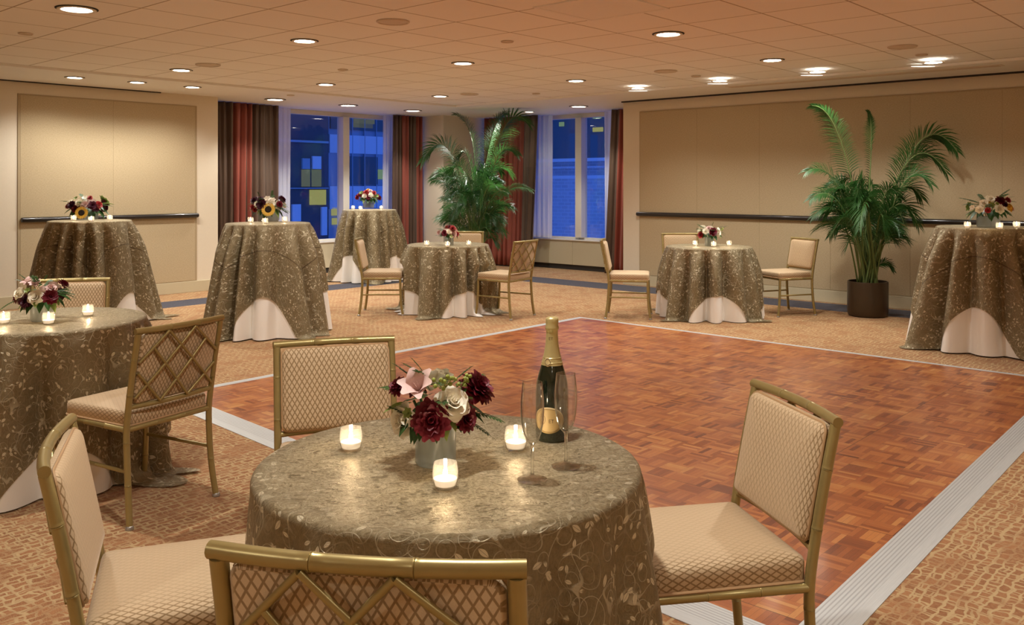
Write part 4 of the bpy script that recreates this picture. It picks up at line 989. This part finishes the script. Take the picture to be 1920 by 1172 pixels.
def text_on(parent, s, size, u0, z0, off, mat):
    c = bpy.data.curves.new('lettering', 'FONT'); c.body = s; c.size = size; c.extrude = 0; c.align_x = 'CENTER'; c.resolution_u = 3
    to = bpy.data.objects.new('lettering', c); COL.objects.link(to); dg = bpy.context.evaluated_depsgraph_get(); me = bpy.data.meshes.new_from_object(to.evaluated_get(dg))
    bpy.data.objects.remove(to)
    for v in me.vertices: v.co = on_bottle(u0 + v.co.x, z0 + v.co.y, off)
    me.materials.clear(); me.materials.append(M[mat]); return link('lettering', me, parent)
text_on(lab, 'ET', .0135, -.004, .0520, .0018, 'ink')
seal = oval('neck_seal', -.013, .206, .0105, .0115, .0016, 'label', bt); ring_line('seal_ring', -.013, .206, .007, .0078, .0019, .0007, 'ink', seal)
m = MB()
for z in (.2035, .2155): m.lathe([(brad(z) + .0010, z - .0008), (brad(z) + .0018, z), (brad(z) + .0010, z + .0008)], 36)
m.build('neck_band', 'foil', bt)
text_on(bt, 'ET', .011, -.004, .262, .0012, 'ink')
def flute(px, py, label):
    t = thing('champagne_flute', label, 'glass', P(px, py, ZL + .001), 0, 'empty champagne flutes')
    m = MB(); m.lathe([(.001, .001), (.033, .0008), (.0345, .0018), (.030, .0032), (.012, .0065), (.005, .011), (.0038, .02), (.0036, .065), (.0044, .078), (.007, .083)], 30); m.build('foot_and_stem', 'flute', t, sharp=50)
    m = MB(); m.lathe([(.0005, .079), (.007, .083), (.014, .090), (.021, .107), (.0255, .130), (.0272, .155), (.0268, .18), (.0245, .205), (.0228, .222), (.0222, .222), (.0239, .205), (.0261, .18), (.0264, .155), (.0247, .13), (.0203, .108), (.013, .093), (.0005, .0875)], 36); m.build('bowl', 'clear', t, sharp=50)
flute(998, 900, 'empty champagne flute nearest the front votive, left one of the pair'); flute(1061, 875, 'empty champagne flute directly in front of the bottle, right one of the pair')

# ------------------------------------------------------------------ palms
def frond_mesh(p0, c, p1, seed, leaf=.30, pairs=46, start=.36, wide=.0105):
    r = random.Random(seed); m = MB(); m2 = MB(); pts = []; N = 26; roll = r.choice((-1, 1)) * r.uniform(.45, 1.05)
    for i in range(N + 1):
        t = i / N; pts.append((1 - t) ** 3 * p0 + 3 * (1 - t) ** 2 * t * p0.lerp(c, .66) + 3 * (1 - t) * t * t * c.lerp(p1, .25) + t ** 3 * p1)
    m2.tube(pts, [.010 * (1 - .85 * i / N) for i in range(N + 1)], 6)
    pairs = max(24, int(sum((b - a).length for a, b in zip(pts, pts[1:])) * (1 - start) / .024))
    for i in range(pairs):
        t = start + (1 - start) * (i + .5) / pairs; f = t * N; k = min(N - 1, int(f)); p = pts[k].lerp(pts[k + 1], f - k); tg = (pts[k + 1] - pts[k]).normalized()
        side = tg.cross(Vector((0, 0, 1)))
        if side.length < .05: side = Vector((1, 0, 0))
        side.normalize(); up = side.cross(tg).normalized(); side, up = side * math.cos(roll) + up * math.sin(roll), up * math.cos(roll) - side * math.sin(roll)
        q = (t - start) / (1 - start); ln = leaf * (.55 + .45 * math.sin(PI * min(1, q * 1.0 + .22))) * r.uniform(.85, 1.1) * (1 - .45 * q ** 3)
        for sg in (-1, 1):
            d = (side * sg * (.80 - .35 * q) + tg * (.62 + .3 * q) + up * (.30 + r.uniform(-.1, .1))).normalized(); st = len(m.v); nrm = d.cross(tg).normalized() if d.cross(tg).length > .01 else up
            wv = d.cross(up).normalized()
            for j, (s, w) in enumerate(((0, .35), (.25, 1), (.6, .8), (1, .04))):
                c0 = p + d * ln * s + Vector((0, 0, -1)) * ln * .42 * s * s
                for e in (-1, 0, 1): m.v.append(c0 + wv * (wide * w * .5 * e) + up * (abs(e) * wide * w * .12))
            for j in range(3):
                for e in range(2): a = st + j * 3 + e; m.face((a, a + 1, a + 4, a + 3))
    return m, m2
def palm(base, fr, label, potr, poth, seed, extra, spread, leaf):
    r = random.Random(seed); d = base.y; t = thing('potted_palm', label, 'plant', base, 0, 'potted palms')
    m = MB(); m.lathe([(potr * .86, 0), (potr * .95, .01), (potr, .05), (potr, poth - .01), (potr * .985, poth), (potr * .93, poth), (potr * .93, poth - .05)], 40, cap0=True); m.build('pot', 'pot', t)
    m = MB(); m.lathe([(.001, poth - .045), (potr * .94, poth - .05)], 30); m.build('soil', 'soil', t)
    def add(tip, ctrl, y, lf, start):
        b0 = Vector((r.uniform(-.09, .09), r.uniform(-.09, .09), poth - .05))
        m, m2 = frond_mesh(b0, ctrl, tip, r.randint(0, 9999), lf, 42, start)
        st = m2.build('frond', 'stalk', t); m.build('leaflets', 'palm', st, sharp=None)
    for tx, ty, cx, cy, y, lf in fr:
        tip = PD(tx, ty, d + y) - base; ct = PD(cx, cy, d + y * .5) - base; add(tip, ct, y, lf, .38)
    for i in range(extra):
        a = 2 * PI * (i * 7 % extra + r.random() * .6) / extra; h = r.uniform(*spread[0]); rad = r.uniform(*spread[1]); rad *= 1 - .42 * max(0, math.cos(a) * U1.x + math.sin(a) * U1.y)
        tip = Vector((rad * math.cos(a), rad * math.sin(a) * .8, h)); ct = Vector((tip.x * .46, tip.y * .46, h + r.uniform(.12, .45)))
        add(tip, ct, 0, leaf * r.uniform(.8, 1.05), .42)
palm(PALM2, [(1522, 198, 1585, 195, -.1, .26), (1626, 208, 1645, 225, .1, .15), (1795, 285, 1715, 165, -.2, .36), (1775, 325, 1700, 200, -.3, .36), (1512, 322, 1575, 285, -.1, .32), (1518, 375, 1575, 320, -.35, .3), (1745, 345, 1690, 270, -.3, .34), (1728, 372, 1680, 290, -.12, .34),
    (1545, 405, 1590, 320, .1, .32), (1560, 440, 1600, 350, -.3, .3), (1612, 430, 1625, 300, -.6, .32), (1700, 440, 1670, 310, -.35, .32), (1722, 425, 1680, 310, -.15, .32), (1660, 450, 1650, 330, -.55, .3), (1585, 470, 1605, 400, -.2, .26), (1675, 508, 1655, 470, -.1, .14)],
    'tall leafy palm in a brown round pot against the long panelled wall', .212, .38, 5, 42, ((.78, 1.42), (.34, .64)), .28)
palm(PALM1, [(790, 305, 850, 195, -.2, .42), (852, 214, 905, 225, .1, .34), (992, 232, 935, 165, -.1, .46), (950, 212, 915, 215, .2, .36), (972, 290, 925, 235, -.2, .34), (997, 357, 935, 325, -.3, .30), (835, 362, 875, 290, -.2, .36), (840, 330, 875, 260, .1, .38), (858, 300, 885, 240, -.2, .36),
    (905, 385, 900, 300, -.6, .34), (945, 440, 915, 350, -.2, .3), (845, 410, 880, 330, -.3, .3), (960, 330, 920, 270, .1, .34), (935, 465, 920, 420, -.2, .2)],
    'tall palm in the corner between the two windows, spotlit from above', .21, .38, 9, 50, ((.62, 1.72), (.40, .82)), .36)

# ------------------------------------------------------------------ dusk outside, exposure
w = bpy.data.worlds.new('dusk'); sc.world = w; w.use_nodes = True
bg = w.node_tree.nodes['Background']; bg.inputs[0].default_value = (.05, .13, .58, 1); bg.inputs[1].default_value = .66
vs = sc.view_settings; vs.view_transform = 'Standard'; vs.look = 'None'; vs.exposure = 0.86; vs.gamma = 1.0; vs.use_curve_mapping = False
cy = sc.cycles; cy.use_denoising = True; cy.max_bounces = 12; cy.diffuse_bounces = 5; cy.glossy_bounces = 4; cy.transparent_max_bounces = 24; cy.transmission_bounces = 10
cy.caustics_reflective = False; cy.caustics_refractive = False; cy.sample_clamp_indirect = 6.0
